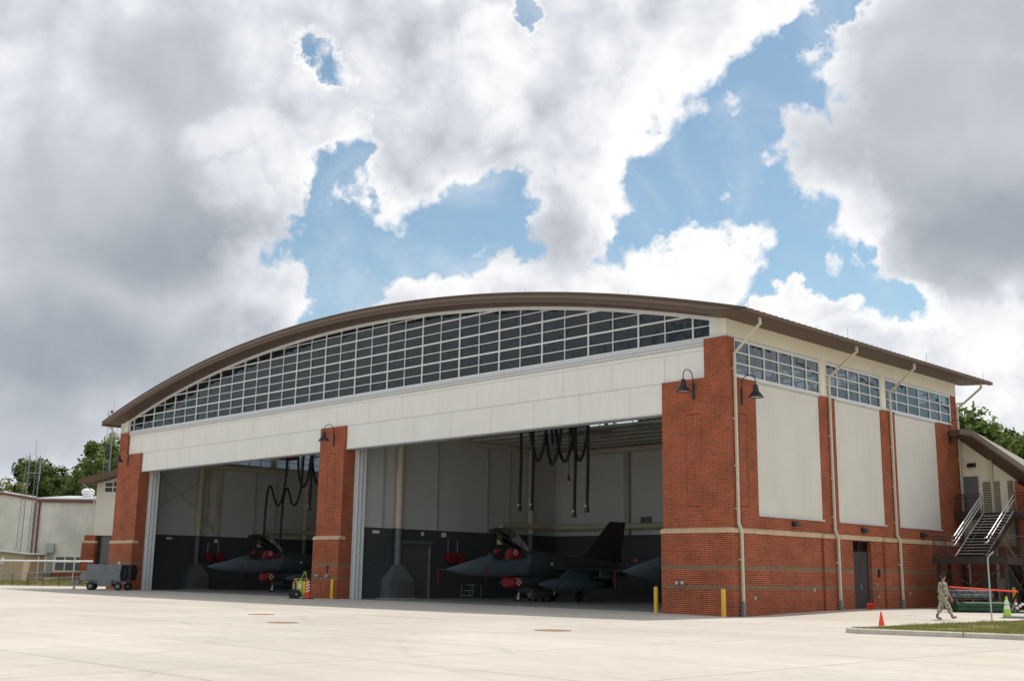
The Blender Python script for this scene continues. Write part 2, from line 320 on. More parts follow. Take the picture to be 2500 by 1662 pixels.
def glass_mat(name,tint,refl=.06,rough=.02,gl=1.0):
    m=bpy.data.materials.new(name); m.use_nodes=True; t=m.node_tree; t.nodes.clear(); nn=t.nodes.new; lk=t.links.new
    tr=nn('ShaderNodeBsdfTransparent'); tr.inputs[0].default_value=(*tint,1); gl_=nn('ShaderNodeBsdfGlossy'); gl_.inputs['Roughness'].default_value=rough; gl_.inputs[0].default_value=(gl*.86,gl*.95,gl,1)
    lw=nn('ShaderNodeFresnel'); lw.inputs[0].default_value=1.5; ad=nn('ShaderNodeMath'); ad.operation='ADD'; ad.use_clamp=True; lk(lw.outputs[0],ad.inputs[0]); ad.inputs[1].default_value=refl
    # panes are never quite flat
    g=nn('ShaderNodeNewGeometry'); n=nn('ShaderNodeTexNoise'); n.inputs['Scale'].default_value=1.1; n.inputs['Detail'].default_value=1; lk(g.outputs['Position'],n.inputs[0]); bp=nn('ShaderNodeBump'); bp.inputs['Strength'].default_value=.6; bp.inputs['Distance'].default_value=.06; lk(n.outputs[0],bp.inputs['Height']); lk(bp.outputs[0],gl_.inputs['Normal'])
    mx=nn('ShaderNodeMixShader'); lk(ad.outputs[0],mx.inputs[0]); lk(tr.outputs[0],mx.inputs[1]); lk(gl_.outputs[0],mx.inputs[2])
    o=nn('ShaderNodeOutputMaterial'); lk(mx.outputs[0],o.inputs[0]); return m
M=dict(
 brick=brick_mat('brick_face'), brick2=brick_mat('plain_brick',1,False), conc=concrete_mat(),
 stone=mat('cast_stone',(.56,.41,.26),.85,var=.08,vscale=2,bump=.2),
 panel=mat('white_panel',(.76,.75,.70),.55,var=.02,vscale=.7),
 panel2=mat('wall_panel',(.67,.645,.57),.6,var=.03,vscale=.5),
 flash=mat('grey_flashing',(.56,.57,.58),.45,var=.03), alu=mat('window_aluminium',(.72,.74,.75),.4,var=.02),
 stucco=mat('cream_stucco',(.80,.75,.61),.8,var=.03,vscale=1,bump=.2,bscale=60),
 tan=mat('tan_trim',(.58,.51,.38),.7,var=.02),
 roof=mat('bronze_metal',(.095,.055,.030),.5,.0,var=.05,vscale=2), roof2=mat('bronze_soffit',(.115,.066,.036),.6,var=.05,vscale=2),
 roofgrey=mat('weathered_roof',(.22,.19,.15),.6,var=.06),
 pipe=mat('cream_pipe',(.60,.56,.43),.45,var=.03), boot=mat('grey_boot',(.22,.23,.22),.6,.0,var=.1),
 glassf=glass_mat('front_glass',(.19,.25,.30),.012,gl=.75), glasss=glass_mat('side_glass',(.12,.15,.185),.06), glassb=glass_mat('rear_glass',(.62,.74,.74),.03),
 black=mat('black_metal',(.018,.018,.02),.45,.0,var=.1), lampin=mat('lamp_inner',(.6,.56,.5),.5),
 floor=mat('sealed_floor',(.30,.31,.30),.35,var=.07,vscale=.6), inw=mat('inner_white_wall',(.58,.59,.58),.7,var=.02), ing=mat('inner_dark_wall',(.058,.065,.072),.6,var=.06),
 deck=mat('roof_deck',(.42,.41,.39),.7,var=.03), steel=mat('painted_steel',(.42,.41,.38),.55,var=.04), dsteel=mat('dark_steel',(.12,.125,.12),.5,.2),
 galv=mat('galvanised',(.42,.45,.44),.4,.5,var=.1), door=mat('door_paint',(.045,.036,.036),.55,var=.05), doorg=mat('grey_door',(.14,.14,.15),.5),
 duct=mat('cream_duct',(.52,.47,.36),.55,var=.04), yellow=mat('bollard_yellow',(.72,.46,.035),.5,var=.05), orange=mat('cone_orange',(.85,.06,.015),.5,var=.05),
 white=mat('white_paint',(.78,.78,.76),.5), red=mat('fabric_red',(.21,.007,.012),.7,var=.12,vscale=6), hose=mat('hose_rubber',(.012,.012,.014),.65,bump=.6,bscale=120),
 rub=mat('tyre_rubber',(.015,.015,.016),.8,var=.2), gse=mat('equipment_grey',(.115,.135,.145),.5,var=.06,vscale=2), lime=mat('lime_paint',(.44,.50,.06),.5,var=.06), green=mat('mesh_green',(.013,.055,.022),.6,var=.3,vscale=9),
 jet=mat('jet_grey',(.07,.094,.11),.5,var=.06,vscale=1.5), jetd=mat('jet_dark_grey',(.032,.040,.046),.5,var=.1,vscale=1.2), canopy=glass_mat('canopy_tint',(.36,.31,.17),.0,gl=.6),
 rust=mat('rusty_iron',(.26,.15,.10),.8,var=.2,vscale=8), kerb=mat('kerb_concrete',(.50,.465,.40),.85,var=.08,vscale=3,bump=.3),
 metalw=mat('ribbed_sheet',(.86,.84,.78),.6,c2=(.70,.68,.61),vscale=.5), redtrim=mat('maroon_trim',(.19,.055,.045),.6,var=.1), tanw=mat('tan_block',(.46,.36,.25),.8,var=.05),
 skin=mat('skin',(.48,.22,.14),.6), hair=mat('hair',(.03,.02,.015),.8), boots=mat('suede_boot',(.22,.13,.08),.9), 
 lgreen=mat('cone_lime',(.40,.62,.08),.5), amber=mat('amber_tip',(.55,.25,.05),.5), stair=mat('stair_bronze',(.035,.027,.023),.5,.1,var=.1), rail=mat('rail_galvanised',(.72,.68,.68),.35,.25), black_roll=mat('black_plastic',(.03,.032,.036),.6,c2=(.12,.13,.14),vscale=7),
 gpu=mat('equipment_paint',(.165,.185,.195),.5,var=.06,vscale=2),
 bark=mat('bark',(.10,.075,.055),.9,var=.2,vscale=5),
)
for k_ in ('panel','panel2','stucco','stone','metalw'): streak(M[k_],.975 if k_!='metalw' else .92)
# ================================================================ ground
def sm(t): t=max(0,min(1,t)); return t*t*(3-2*t)
def gz(x,y):      # the apron rises a little along the east side wall
    return .17*sm(y/11)*sm((x+1.2)/1.2) - .03*sm((x+3)/3)*sm((y+3)/3)*(1-sm(y/4))*sm((2-x)/2)
def grid(xs,ys,f):
    b=MB()
    for y in ys:
        for x in xs: b.v.append((x,y,f(x,y)))
    n=len(xs)
    for j in range(len(ys)-1):
        for i in range(n-1): b.f.append((j*n+i,j*n+i+1,(j+1)*n+i+1,(j+1)*n+i))
    return b
xs=[-900,-300,-160,-100,-60,-30,-10]+[-4+i*.5 for i in range(13)]+[4,8,15,30,60,120,300,900]
ys=[-400,-120,-60,-20,-8]+[-4+i*.5 for i in range(32)]+[14,20,40,80,200,500,1200]
tag(grid(xs,ys,lambda x,y:gz(x,y)).build('ground',M['conc'],fix=False),kind='structure')
fl=MB(); fl.box(-58.2,-.4,.35,19.6,-.1,.012); tag(fl.build('hangar_floor',M['floor'],loc=(-29,10,0)),kind='structure')
# threshold strips of the big doors
st=MB(); st.box(-55.2,-31,-.02,.35,-.1,.008); st.box(-28.4,-3.7,-.02,.35,-.1,.008); tag(st.build('door_threshold',M['kerb'],loc=(-29,0,0)),kind='structure')
# kerbed grass island on the right
P=[]
r=.95; cx,cy=11.0,-8.2
front=lambda x: -9.25+(x-10.6)*.225
for a in range(0,9): t=R(180+a*11.25); P.append((cx+r*math.cos(t),cy+r*math.sin(t)*1.05))
P=[p for p in P]; P+= [(x,front(x)) for x in (11.3,12,13.5,15.5,18,24,32,60)]
inner=[]
for i,p in enumerate(P):
    a=Vector(P[max(i-1,0)]); b=Vector(P[min(i+1,len(P)-1)]); d=(b-a).normalized(); n=Vector((-d.y,d.x)); inner.append((p[0]+n.x*.17,p[1]+n.y*.17))
P=[(10.05,9.5),(10.05,0),(10.05,-5)]+P; inner=[(10.22,9.5),(10.22,0),(10.22,-5)]+inner
kb=MB(); rings=[]
for p,q in zip(P,inner):
    rings.append([(p[0],p[1],-.05),(p[0]+(q[0]-p[0])*.1,p[1]+(q[1]-p[1])*.1,.10 if p[1]>-6 and p[0]<10.3 else .13),(p[0]+(q[0]-p[0])*.3,p[1]+(q[1]-p[1])*.3,.13 if p[1]>-6 and p[0]<10.3 else .155),(q[0],q[1],.13 if p[1]>-6 and p[0]<10.3 else .155),(q[0],q[1],-.05)])
kb.loft(rings); ko=kb.build('kerb',M['kerb'],loc=(10,-8,0),smooth=True); tag(ko,kind='structure')
jb=MB(); 
for x in (13.87,): 
    y=front(x); jb.box(x-.012,x+.012,y-.004,y+.18,.0,.158)
tag(jb.build('kerb_joint',M['boot'],loc=(13.8,-8.5,0)),kind='structure')
gpoly=[(q[0],q[1]) for q in inner]+[(60,9.5)]
gm=MB(); gm.quad(*[(x,y,.105) for x,y in gpoly])
soil=mat('turf_soil',(.16,.17,.05),.95,c2=(.27,.20,.10),vscale=1.6,bump=.5,bscale=25)
tag(gm.build('turf',soil,loc=(12,0,.1)),kind='structure')
def leafmat(name,a,b,tr=.35):
    m=bpy.data.materials.new(name); m.use_nodes=True; t=m.node_tree; t.nodes.clear(); nn=t.nodes.new; lk=t.links.new
    g=nn('ShaderNodeNewGeometry'); n=nn('ShaderNodeTexNoise'); n.inputs['Scale'].default_value=.9; n.inputs['Detail'].default_value=3; lk(g.outputs['Position'],n.inputs[0])
    rr=nn('ShaderNodeMapRange'); rr.inputs[1].default_value=.38; rr.inputs[2].default_value=.62; lk(n.outputs[0],rr.inputs[0])
    mx=nn('ShaderNodeMix'); mx.data_type='RGBA'; lk(rr.outputs[0],mx.inputs[0]); mx.inputs[6].default_value=(*a,1); mx.inputs[7].default_value=(*b,1)
    d=nn('ShaderNodeBsdfDiffuse'); lk(mx.outputs[2],d.inputs[0]); r_=nn('ShaderNodeBsdfTranslucent'); lk(mx.outputs[2],r_.inputs[0])
    s=nn('ShaderNodeMixShader'); s.inputs[0].default_value=tr; lk(d.outputs[0],s.inputs[1]); lk(r_.outputs[0],s.inputs[2])
    gl=nn('ShaderNodeBsdfGlossy'); gl.inputs['Roughness'].default_value=.45; gl.inputs[0].default_value=(.5,.5,.5,1); s2=nn('ShaderNodeMixShader'); s2.inputs[0].default_value=.05; lk(s.outputs[0],s2.inputs[1]); lk(gl.outputs[0],s2.inputs[2])
    o=nn('ShaderNodeOutputMaterial'); lk(s2.outputs[0],o.inputs[0]); return m
grassm=leafmat('grass_blades',(.20,.24,.045),(.36,.29,.11),.3)
rg=random.Random(3); gb=MB()
def inpoly(x,y,poly):
    c=False; j=len(poly)-1
    for i in range(len(poly)):
        xi,yi=poly[i]; xj,yj=poly[j]
        if (yi>y)!=(yj>y) and x<(xj-xi)*(y-yi)/(yj-yi)+xi: c=not c
        j=i
    return c
def blades(n,x0,x1,y0,y1,poly,h0,h1,z,b=gb,wd=.012):
    k=0
    while k<n:
        x=rg.uniform(x0,x1); y=rg.uniform(y0,y1); k+=1
        if poly and not inpoly(x,y,poly): continue
        q=math.sin(x*1.3+2*math.sin(y*.7))*math.sin(y*1.1+1.7*math.sin(x*.6))
        if q<-.45 and rg.random()<.7: continue
        h=rg.uniform(h0,h1)*(1.0+.6*q); a=rg.uniform(0,6.28); dx,dy=math.cos(a)*wd,math.sin(a)*wd; lx,ly=rg.uniform(-.5,.5)*h,rg.uniform(-.5,.5)*h
        b.quad((x-dx,y-dy,z),(x+dx,y+dy,z),(x+lx,y+ly,z+h))
blades(52000,10,22,-9.5,9.5,gpoly,.04,.11,.1)
tag(gb.build('grass',grassm,loc=(12,0,.1),fix=False),'short dry grass growing on the kerbed island','grass',kind='stuff')
# grass bank and low kerb on the far left, before the metal building
lb=MB(); lb.loft([[(-90,-13,-.02),(-90,-9.4,-.02)],[(-90,-12,.0),(-90,-9.2,0)]],closed=False,cap=False)
vl=Vector((.705,.709)); vf=Vector((-.709,.705))
def dl(lat,dep,z=0): p=Vector((CAM.x,CAM.y))+vl*lat+vf*dep; return (p.x,p.y,z)
gl_=MB(); gl_.prism([dl(-75,101,.0),dl(-36.5,104,.0),dl(-36,150,.7),dl(-90,150,.7)],(0,0,.12))
tag(gl_.build('grass_bank',mat('bank_turf',(.13,.16,.04),.95,c2=(.20,.17,.08),vscale=.7,bump=.5,bscale=6),loc=dl(-50,104)),kind='structure')
kk=MB(); kk.bar(dl(-75,100.8,.06),dl(-37,103.8,.06),.22,.3); tag(kk.build('far_kerb',M['kerb'],loc=dl(-50,101)),kind='structure')
gq=MB(); 
for _ in range(9000):
    lat=rg.uniform(-60,-37); dep=rg.uniform(101.6,106); x,y,_z=dl(lat,dep); h=rg.uniform(.08,.4); a=rg.uniform(0,6.28); z=.12+max(0,dep-103)*.015
    gq.quad((x-math.cos(a)*.03,y-math.sin(a)*.03,z),(x+math.cos(a)*.03,y+math.sin(a)*.03,z),(x+rg.uniform(-.1,.1),y+rg.uniform(-.1,.1),z+h))
tag(gq.build('tall_grass',grassm,loc=dl(-50,103),fix=False),'unmown grass along the far fence','grass',kind='stuff')
# ================================================================ the hangar
HX=-29.48; AR=116.22; AZ=-99.29
def arch(x): return AZ+math.sqrt(AR*AR-(x-HX)**2)
W0,W1=-58.96,0.0       # outer faces
H=empty('hangar',(-29.48,0,0),0,'large brick aircraft hangar with an arched bronze roof and two open bays','hangar')
def bk(*boxes,name='brick_wall',m='brick',**k):
    b=MB(); [b.box(*q) for q in boxes]; return b.build(name,M[m],H,**k)
Zst0,Zst1=3.55,3.76
# front pillars: projecting base, shaft, and the narrow shoulder beside the header
def pillar(x0,x1,u0,u1,lab=None,sidebase=(0,0)):
    b=MB(); b.box(x0,x1,0,.88,-.2,10.55)
    b.box(x0-sidebase[0],x1+sidebase[1],-.12,.70,-.2,Zst0)
    if u0 is not None: b.box(u0,u1,0,.66,10.55,12.34)
    # the face stays flat: its recessed field is drawn below as dark strips
    o=b.build('pillar',M['brick'],H)
    if lab: o['label']=lab
    return o
def groove(x0,x1,z0,z1,y=-.001,ax='y',X=0):
    return
pr=MB(); 
rp=pillar(-3.66,0,-1.22,0,None,(.05,.12)); pillar(-31.03,-28.45,None,None,None,(.08,.05)); pillar(-58.96,-55.2,-58.96,-57.62,None,(.1,.05))
# thin dark strips on the flat brick paint the shaded edges of recessed panels
rj=mat('recess_shade',(.16,.05,.025),.9)
for x0,x1 in ((-2.29,-1.45),(-30.1,-29.3),(-57.6,-56.7)):
    rv=MB(); [rv.box(a-.009,a+.009,-.004,.02,4.75,8.9) for a in (x0,x1)]; [rv.box(x0+.013,x1-.013,-.0045,.02,z-.014,z+.014) for z in (4.75,8.9)]; rv.build('recess_edge_shade',rj,H)
for y0,y1 in ((.75,1.49),(22.2,22.87)):
    rv=MB(); [rv.box(-.02,.004,a-.014,a+.014,4.75,8.9) for a in (y0,y1)]; [rv.box(-.02,.0045,y0+.013,y1-.013,z-.014,z+.014) for z in (4.75,8.9)]; rv.build('recess_edge_shade',rj,H)
# stone band (front pieces and along the side)
sb=MB()
def nb():
    global sb
    sb.build('stone_band',M['stone'],H); sb=MB()
def band_x(x0,x1,y,pr_):   # along x at front plane y
    sb.prism([(x0,y,Zst0),(x0,y-pr_,Zst0),(x0,y-pr_,Zst1-.07),(x0,y-.01,Zst1+.02),(x0,y,Zst1+.02)],(x1-x0,0,0))
def band_y(y0,y1,x,pr_):
    sb.prism([(x,y0,Zst0),(x+pr_,y0,Zst0),(x+pr_,y0,Zst1-.07),(x+.01,y0,Zst1+.02),(x,y0,Zst1+.02)],(0,y1-y0,0))
for x0,x1,ends in ((-59.08,-55.13,((-55.2,1),)),(-31.13,-28.38,((-31.03,-1),(-28.45,1))),(-3.73,.14,((-3.66,-1),))):
  band_x(x0,x1,0,.15)
  for x,s in ends:
    y1=.35
    sb.prism([(x,.0,Zst0),(x+s*.07,.0,Zst0),(x+s*.07,.0,Zst1-.07),(x,0,Zst1)],(0,y1,0))
  if x0<-20: nb()
PIL=[(0.0,2.95),(7.65,9.35),(13.75,15.55),(20.95,23.72)]
prev=None
band_y(0,2.95,0,.15)
for a,b_ in ((2.95,7.65),(9.35,13.75),(15.55,20.95)): band_y(a,b_,0,.045)
for a,b_ in PIL[1:]: band_y(a,b_,0,.15)
sb.build('stone_band',M['stone'],H)
# side wall
DY0,DY1,DZ0,DZ1=10.66,12.52,.17,3.54
bk((-.35,0,.9,DY0,-.2,4.36),(-.35,0,DY1,23.72,-.2,4.36),(-.35,0,DY0,DY1,DZ1,4.36),
   (-.35,0,.9,2.3,4.36,10.55),(-.35,0,7.95,9.46,4.36,10.55),(-.35,0,14.25,15.85,4.36,10.55),(-.35,0,20.85,23.72,4.36,10.55),(-.35,0,23.05,23.72,10.55,12.34),
   *[(-.02,.12,a if a>0 else .7,b_,-.2,Zst0-.002) for a,b_ in PIL])
# rear, west side and parapet-less backs
bk((-58.96,-58.6,.9,23.72,-.2,10.5),(-58.96,0,23.72,24.05,-.2,10.5),m='brick2')
sp_=MB()
for a,b_ in ((2.3,7.95),(9.46,14.25),(15.85,20.85)):
    q=MB(); q.box(-.30,-.05,a,b_,4.42,10.56); q.build('wall_panel',M['panel2'],H)
    sp_=MB(); sp_.box(-.28,.045,a-.02,b_+.06,4.36,4.43); sp_.build('sill_flashing',M['flash'],H)
# windows of both long sides
WIN=[(.66,8.16,6),(8.72,14.44,5),(14.91,23.0,6)]
def side_window(X,s,y0,y1,nc,z0=10.55,z1=12.34,nr=3):
    # X = outer face, s = +1 faces +X, -1 faces -X
    f=MB(); t=.075; xo,xi=X-.02*s,X-.14*s
    f.box(xo,xi,y0,y1,z0,z0+.15); f.box(xo,xi,y0,y1,z1-.11,z1)
    f.box(xo,xi,y0,y0+t,z0+.15,z1-.11); f.box(xo,xi,y1-t,y1,z0+.15,z1-.11)
    for i in range(1,nc): y=y0+(y1-y0)*i/nc; f.box(xo-.01*s,xi,y-.03,y+.03,z0+.15,z1-.11)
    for j in range(1,nr): z=z0+.15+(z1-z0-.26)*j/nr; f.box(xo-.015*s,xi,y0+t,y1-t,z-.028,z+.028)
    w_=f.build('side_window',M['alu'],H)
    g=MB(); g.quad((X-.09*s,y0+.02,z0+.05),(X-.09*s,y1-.02,z0+.05),(X-.09*s,y1-.02,z1-.03),(X-.09*s,y0+.02,z1-.03)); g.build('pane',M['glasss'],w_,fix=False)
for a,b_,n in WIN:
    side_window(0,1,a,b_,n); side_window(-58.96,-1,a,b_,n)
for X,d in ((0,1),(-58.96,-1)):
    tr=MB(); tr.box(X-.2*d,X+.02*d,0,23.72,12.36,13.2)
    for a,b_ in ((8.16,8.72),(14.44,14.91)): tr.box(X-.2*d,X+.01*d,a,b_,10.56,12.36)
    tr.build('upper_wall',M['stucco'],H)
def one(name,m,*b):
    for q in b:
        o=MB(); o.box(*q); o.build(name,M[m],H)
one('cap_flashing','flash',*[(-.01,.03,a,b_,12.33,12.40) for a,b_ in ((.69,8.16),(8.72,14.44),(14.91,23.0))])
o=MB(); o.box(-.02,.045,-.03,.69,12.34,12.40); o.box(-1.25,.045,-.045,-.01,12.341,12.399); o.build('cap_flashing',M['flash'],H)
one('cap_flashing','flash',(-58.99,-57.6,-.045,-.01,12.34,12.40),*[(-.01,.05,a,b_,10.50,10.56) for a,b_ in ((2.3,7.95),(9.46,14.25),(15.85,20.85))],*[(-.3,.05,a,b_,10.561,10.59) for a,b_ in ((7.95,9.46),(14.25,15.85),(20.85,23.05))])
# white header panels above the door openings
hp=MB(); Y0=.17
def panel_row(x0,x1,z0,z1,xs_):
    e=[x0]+sorted(x for x in xs_ if x0+.3<x<x1-.3)+[x1]
    for a,b_ in zip(e[:-1],e[1:]): hp.box(a+.009,b_-.009,Y0,Y0+.12,z0+.009,z1-.009)
seams=[-3.62-3.24*i for i in range(17)]
panel_row(-57.6,-1.24,10.55,11.86,seams)
panel_row(-28.44,-3.67,9.14,10.55,[s-2.12 for s in seams]); panel_row(-55.19,-31.04,9.14,10.55,[s-2.12 for s in seams])
hp.box(-57.6,-1.24,Y0+.015,Y0+.12,11.868,12.06)
hp.build('header_panel',M['panel'],H)
hb=MB(); hb.box(-57.6,-1.24,Y0+.06,.8,10.56,12.33); hb.box(-28.44,-3.67,Y0+.06,.8,9.16,10.54); hb.box(-55.19,-31.04,Y0+.06,.8,9.16,10.54)
hb.build('header_core',mat('seam_shadow',(.22,.21,.19),.8),H)
hf=MB(); hf.box(-57.6,-1.24,.05,.4,12.22,12.36); hf.box(-57.6,-1.24,.10,.3,12.07,12.215)
hf.box(-28.46,-3.64,Y0-.03,.85,9.08,9.14); hf.box(-55.22,-31.0,Y0-.03,.85,9.08,9.14)
hf.build('header_flashing',M['flash'],H)
# arched front window: bars follow the modules, the top follows the arch
def arch_window(yf,yg,x0,x1,zb,name,first,step,gm,parent=H):
    f=MB(); hw=.028
    def top(x): return arch(x)-.12
    x=first; k=0; xl=[]
    while x>x0+.3:
        xl.append((x,k)); x-=step; k+=1
    for x,k in xl:
        w_=.045 if k%2==0 else .021
        f.box(x-w_*.85,x+w_*.85,yf,yf+.12,zb+.14,top(x))
    f.box(x0,x1,yf-.01,yf+.16,zb,zb+.15)
    f.box(x0-.0,x0+.09,yf,yf+.15,zb+.15,top(x0)); f.box(x1-.09,x1,yf,yf+.15,zb+.15,top(x1))
    j=1; dz=.583
    while zb+.1+dz*j<17:
        z=zb+.06+dz*j; w_=.042 if j%2==0 else .021
        # chord where this row lies under the arch
        r2=AR*AR-(z+.12-AZ)**2
        if r2>0:
            h=math.sqrt(r2); a,b_=max(x0+.09,HX-h),min(x1-.09,HX+h)
            if b_-a>1: f.box(a,b_,yf+.01,yf+.13,z-w_,z+w_)
        j+=1
    n=72; rings=[]
    for i in range(n+1):
        x=x0+(x1-x0)*i/n; t=top(x); rings.append([(x,yf-.015,t-.05),(x,yf-.015,t+.14),(x,yf+.16,t+.14),(x,yf+.16,t-.05)])
    f.loft(rings)
    w_=f.build(name,M['alu'],parent)
    g=MB(); 
    for i in range(n):
        a=x0+(x1-x0)*i/n; b_=x0+(x1-x0)*(i+1)/n; g.quad((a,yg,zb+.05),(b_,yg,zb+.05),(b_,yg,top(b_)),(a,yg,top(a)))
    g.build('pane',gm,w_,fix=False); return w_
arch_window(.22,.29,-57.93,-.95,12.35,'arched_window',-1.98,1.625,M['glassf'])
arch_window(23.66,23.76,-57.9,-1.0,12.0,'rear_arched_window',-3.6,1.625,M['glassb'])
cp=MB(); 
for x0,x1 in ((-.95,0),(-58.96,-57.93)):
    cp=MB(); cp.prism([(x0+.03,.10,12.40),(x1-.02,.10,12.40),(x1-.02,.10,arch(x1-.02)),(x0+.03,.10,arch(x0+.03))],(0,.5,0)); cp.box(x0,x0+.03,.14,.55,12.36,13.14); cp.build('corner_panel',M['panel'],H)
bw=MB(); bw.box(-58.96,0,23.72,24.0,10.5,12.0); bw.build('rear_wall_panel',M['panel2'],H)
# roof slab with flat eaves, gutters
RX0,RX1=-60.15,1.9
def under(x):
    if x>0: return 13.13-.05*x
    if x<-58.96: return 13.13+.05*(x+58.96)
    return arch(x)+.01
def rtop(x): return arch(x)+.53
rf=MB(); n=96; rings=[]
YF,YB=-1.1,24.6
for i in range(n+1):
    x=RX0+(RX1-RX0)*i/n; zt=rtop(x); zu=min(under(x),zt-.08); rings.append([(x,YF,zu),(x,YF,zt-.06),(x,YF-.03,zt-.06),(x,YF-.03,zt),(x,YB,zt),(x,YB,zu)])
rf.loft(rings); ro=rf.build('roof',M['roof'],H)
fd=MB(); rings=[]
for i in range(n+1):
    x=RX0+(RX1-RX0)*i/n; zt=rtop(x); zu=min(under(x),zt-.08); rings.append([(x,YF-.045,zu+ (zt-zu)*.40),(x,YF-.045,zt-.14),(x,YF-.002,zt-.14),(x,YF-.002,zu+(zt-zu)*.40)])
fd.loft(rings); fd.build('fascia',mat('fascia_bronze',(.13,.085,.054),.45,var=.04,vscale=1.5),H)
gt=MB(); gt.box(1.68,1.93,-1.12,24.58,12.98,13.09); gt.box(1.915,1.935,-1.12,24.58,13.09,13.14)
gt.build('gutter',M['roof2'],H); gt=MB(); gt.box(-60.2,-59.95,-1.12,24.58,12.98,13.09); gt.build('gutter',M['roof2'],H)
for i in range(0,53):
    y=-1.05+i*.49; seam=MB()
    rings=[]
    for k in range(0,41):
        x=RX0+.05+(RX1-RX0-.1)*k/40; z=rtop(x); rings.append([(x,y-.012,z-.01),(x,y-.012,z+.045),(x,y+.012,z+.045),(x,y+.012,z-.01)])
    seam.loft(rings); seam.build('standing_seam',M['roof'],ro)
# downpipes
def downpipe(y,y2,parent=H):
    p=MB(); w_,d_=.115,.09
    pts=[(1.62,y2,12.99),(1.62,y2,12.72),(.12,y,11.58),(.12,y,3.98),(.27,y,3.62),(.27,y,.58)]
    for a,b_ in zip(pts[:-1],pts[1:]): 
        p.bar(a,b_,w_,d_,up=(1,0,.3))
    for q in pts[1:-1]: p.box(q[0]-.05,q[0]+.05,q[1]-.062,q[1]+.062,q[2]-.05,q[2]+.05)
    for z in (10.9,8.6,6.5,4.6,2.4): 
        x=.12 if z>3.9 else .27
        p.box(0 if z>3.9 else .12,x-.04,y-.09,y+.09,z-.03,z+.03)
    o=p.build('downpipe',M['pipe'],parent)
    b_=MB(); g=gz(.3,y); b_.box(.2,.335,y-.082,y+.082,g-.05,.62); b_.box(.12,.21,y-.12,y+.12,g+.1,g+.16); b_.box(.12,.21,y-.12,y+.12,.45,.5); b_.build('pipe_boot',M['boot'],o)
for y,y2 in ((.48,.32),(8.78,8.95),(15.2,15.15),(23.55,23.6)): downpipe(y,y2)
lp=MB(); lp.bar((-60.05,-.5,12.98),(-59.1,.4,11.6),.1); lp.box(-59.12,-59.0,.34,.46,0,11.6); lp.build('downpipe',M['pipe'],H)
# double door with transom in the side wall
dr=MB(); yc=(DY0+DY1)/2; zt=2.95
for a,b_ in ((DY0+.05,yc-.005),(yc+.005,DY1-.05)): dr.box(-.27,-.20,a,b_,DZ0+.02,zt)
do=dr.build('double_door',M['door'],H)
fr=MB(); fr.box(-.3,-.17,DY0,DY0+.045,DZ0,DZ1); fr.box(-.3,-.17,DY1-.045,DY1,DZ0,DZ1); fr.box(-.3,-.17,DY0+.045,DY1-.045,zt,zt+.05); fr.box(-.3,-.17,DY0+.045,DY1-.045,DZ1-.05,DZ1); fr.box(-.3,-.17,yc-.02,yc+.02,zt+.05,DZ1-.05)
fr.build('door_frame',M['door'],do)
hd=MB(); hd.box(-.2,-.17,yc+.05,yc+.1,1.1,1.4); hd.tube([(-.18,yc+.07,1.22),(-.13,yc+.07,1.22),(-.13,yc+.2,1.2)],.012,6); hd.build('door_handle',M['galv'],do)
tg=MB(); tg.quad((-.22,DY0+.04,zt+.04),(-.22,DY1-.04,zt+.04),(-.22,DY1-.04,DZ1-.04),(-.22,DY0+.04,DZ1-.04)); tg.build('transom_pane',M['glasss'],do,fix=False)
ws_=MB(); ws_.box(-.31,-.155,DY1-.012,DY1-.002,DZ0,zt+.05); ws_.box(-.2,-.02,DY0,DY1,DZ0-.04,DZ0+.02); ws_.build('weather_strip',M['galv'],do)
dk=MB(); dk.box(-.5,-.33,DY0-.1,DY1+.1,0,3.6); dk.build('vestibule_wall',M['door'],H)
# ---- interior
one('inner_wall','inw',(-.42,-.36,.9,19.6,4.38,10.5),(-58.6,-58.3,.9,23.7,4.38,10.5),(-28.95,-28.72,.9,19.62,4.38,12.0),(-58.29,-.43,19.62,19.8,4.38,11.85),(-20.9,-.43,19.6,19.78,11.85,13.1),(-58.29,-25.6,19.6,19.78,11.85,13.1))
one('wainscot','ing',(-.47,-.36,.9,19.55,0,4.38),(-58.6,-58.25,.9,23.7,0,4.38),(-29.0,-28.67,.9,19.55,0,4.38),(-58.2,-29.05,19.55,19.8,0,4.38),(-28.6,-.5,19.55,19.8,0,4.38))
for i in range(0): pass
for X,sg in ((-28.72,1),(-58.3,1)):
    one('inner_column','steel',*[(X,X+.09*sg,y-.07,y+.07,4.4,10.5) for y in (3.4,7.98,12.6,14.76)])
one('inner_column','steel',*[(x-.22,x+.22,19.35,19.54,4.38,11.8) for x in (-21.8,-15,-8,-40,-48)])
one('wall_vent','dsteel',*[(x,x+.42,19.56,19.615,5.1,5.6) for x in (-20.7,-20.2)])
xb=MB(); xb.bar((-58.15,3.4,6.6),(-58.15,8.9,9.9),.09); xb.bar((-58.15,3.4,9.3),(-58.15,8.9,4.8),.09); xb.box(-58.25,-58.05,7.9,8.4,4.7,5.2); xb.box(-58.25,-58.05,8.0,8.9,9.5,10.1); xb.box(-58.25,-58.0,8.6,8.95,4.4,10.5); xb.build('wall_bracing',M['duct'],H)
cl=MB(); cl.box(-28.7,-.5,10.6,19.6,10.58,10.66); 
for k in range(6): cl.box(-28.7,-.5,10.6+k*1.6,10.66+k*1.6,10.5,10.58)
cl.build('service_ceiling',M['deck'],H)
td=MB(); td.tube([(-28.2,19.15,10.28),(-.6,19.15,10.28)],.24,12); td.build('ceiling_duct',M['duct'],H,smooth=True)
dc=MB(); rings=[]
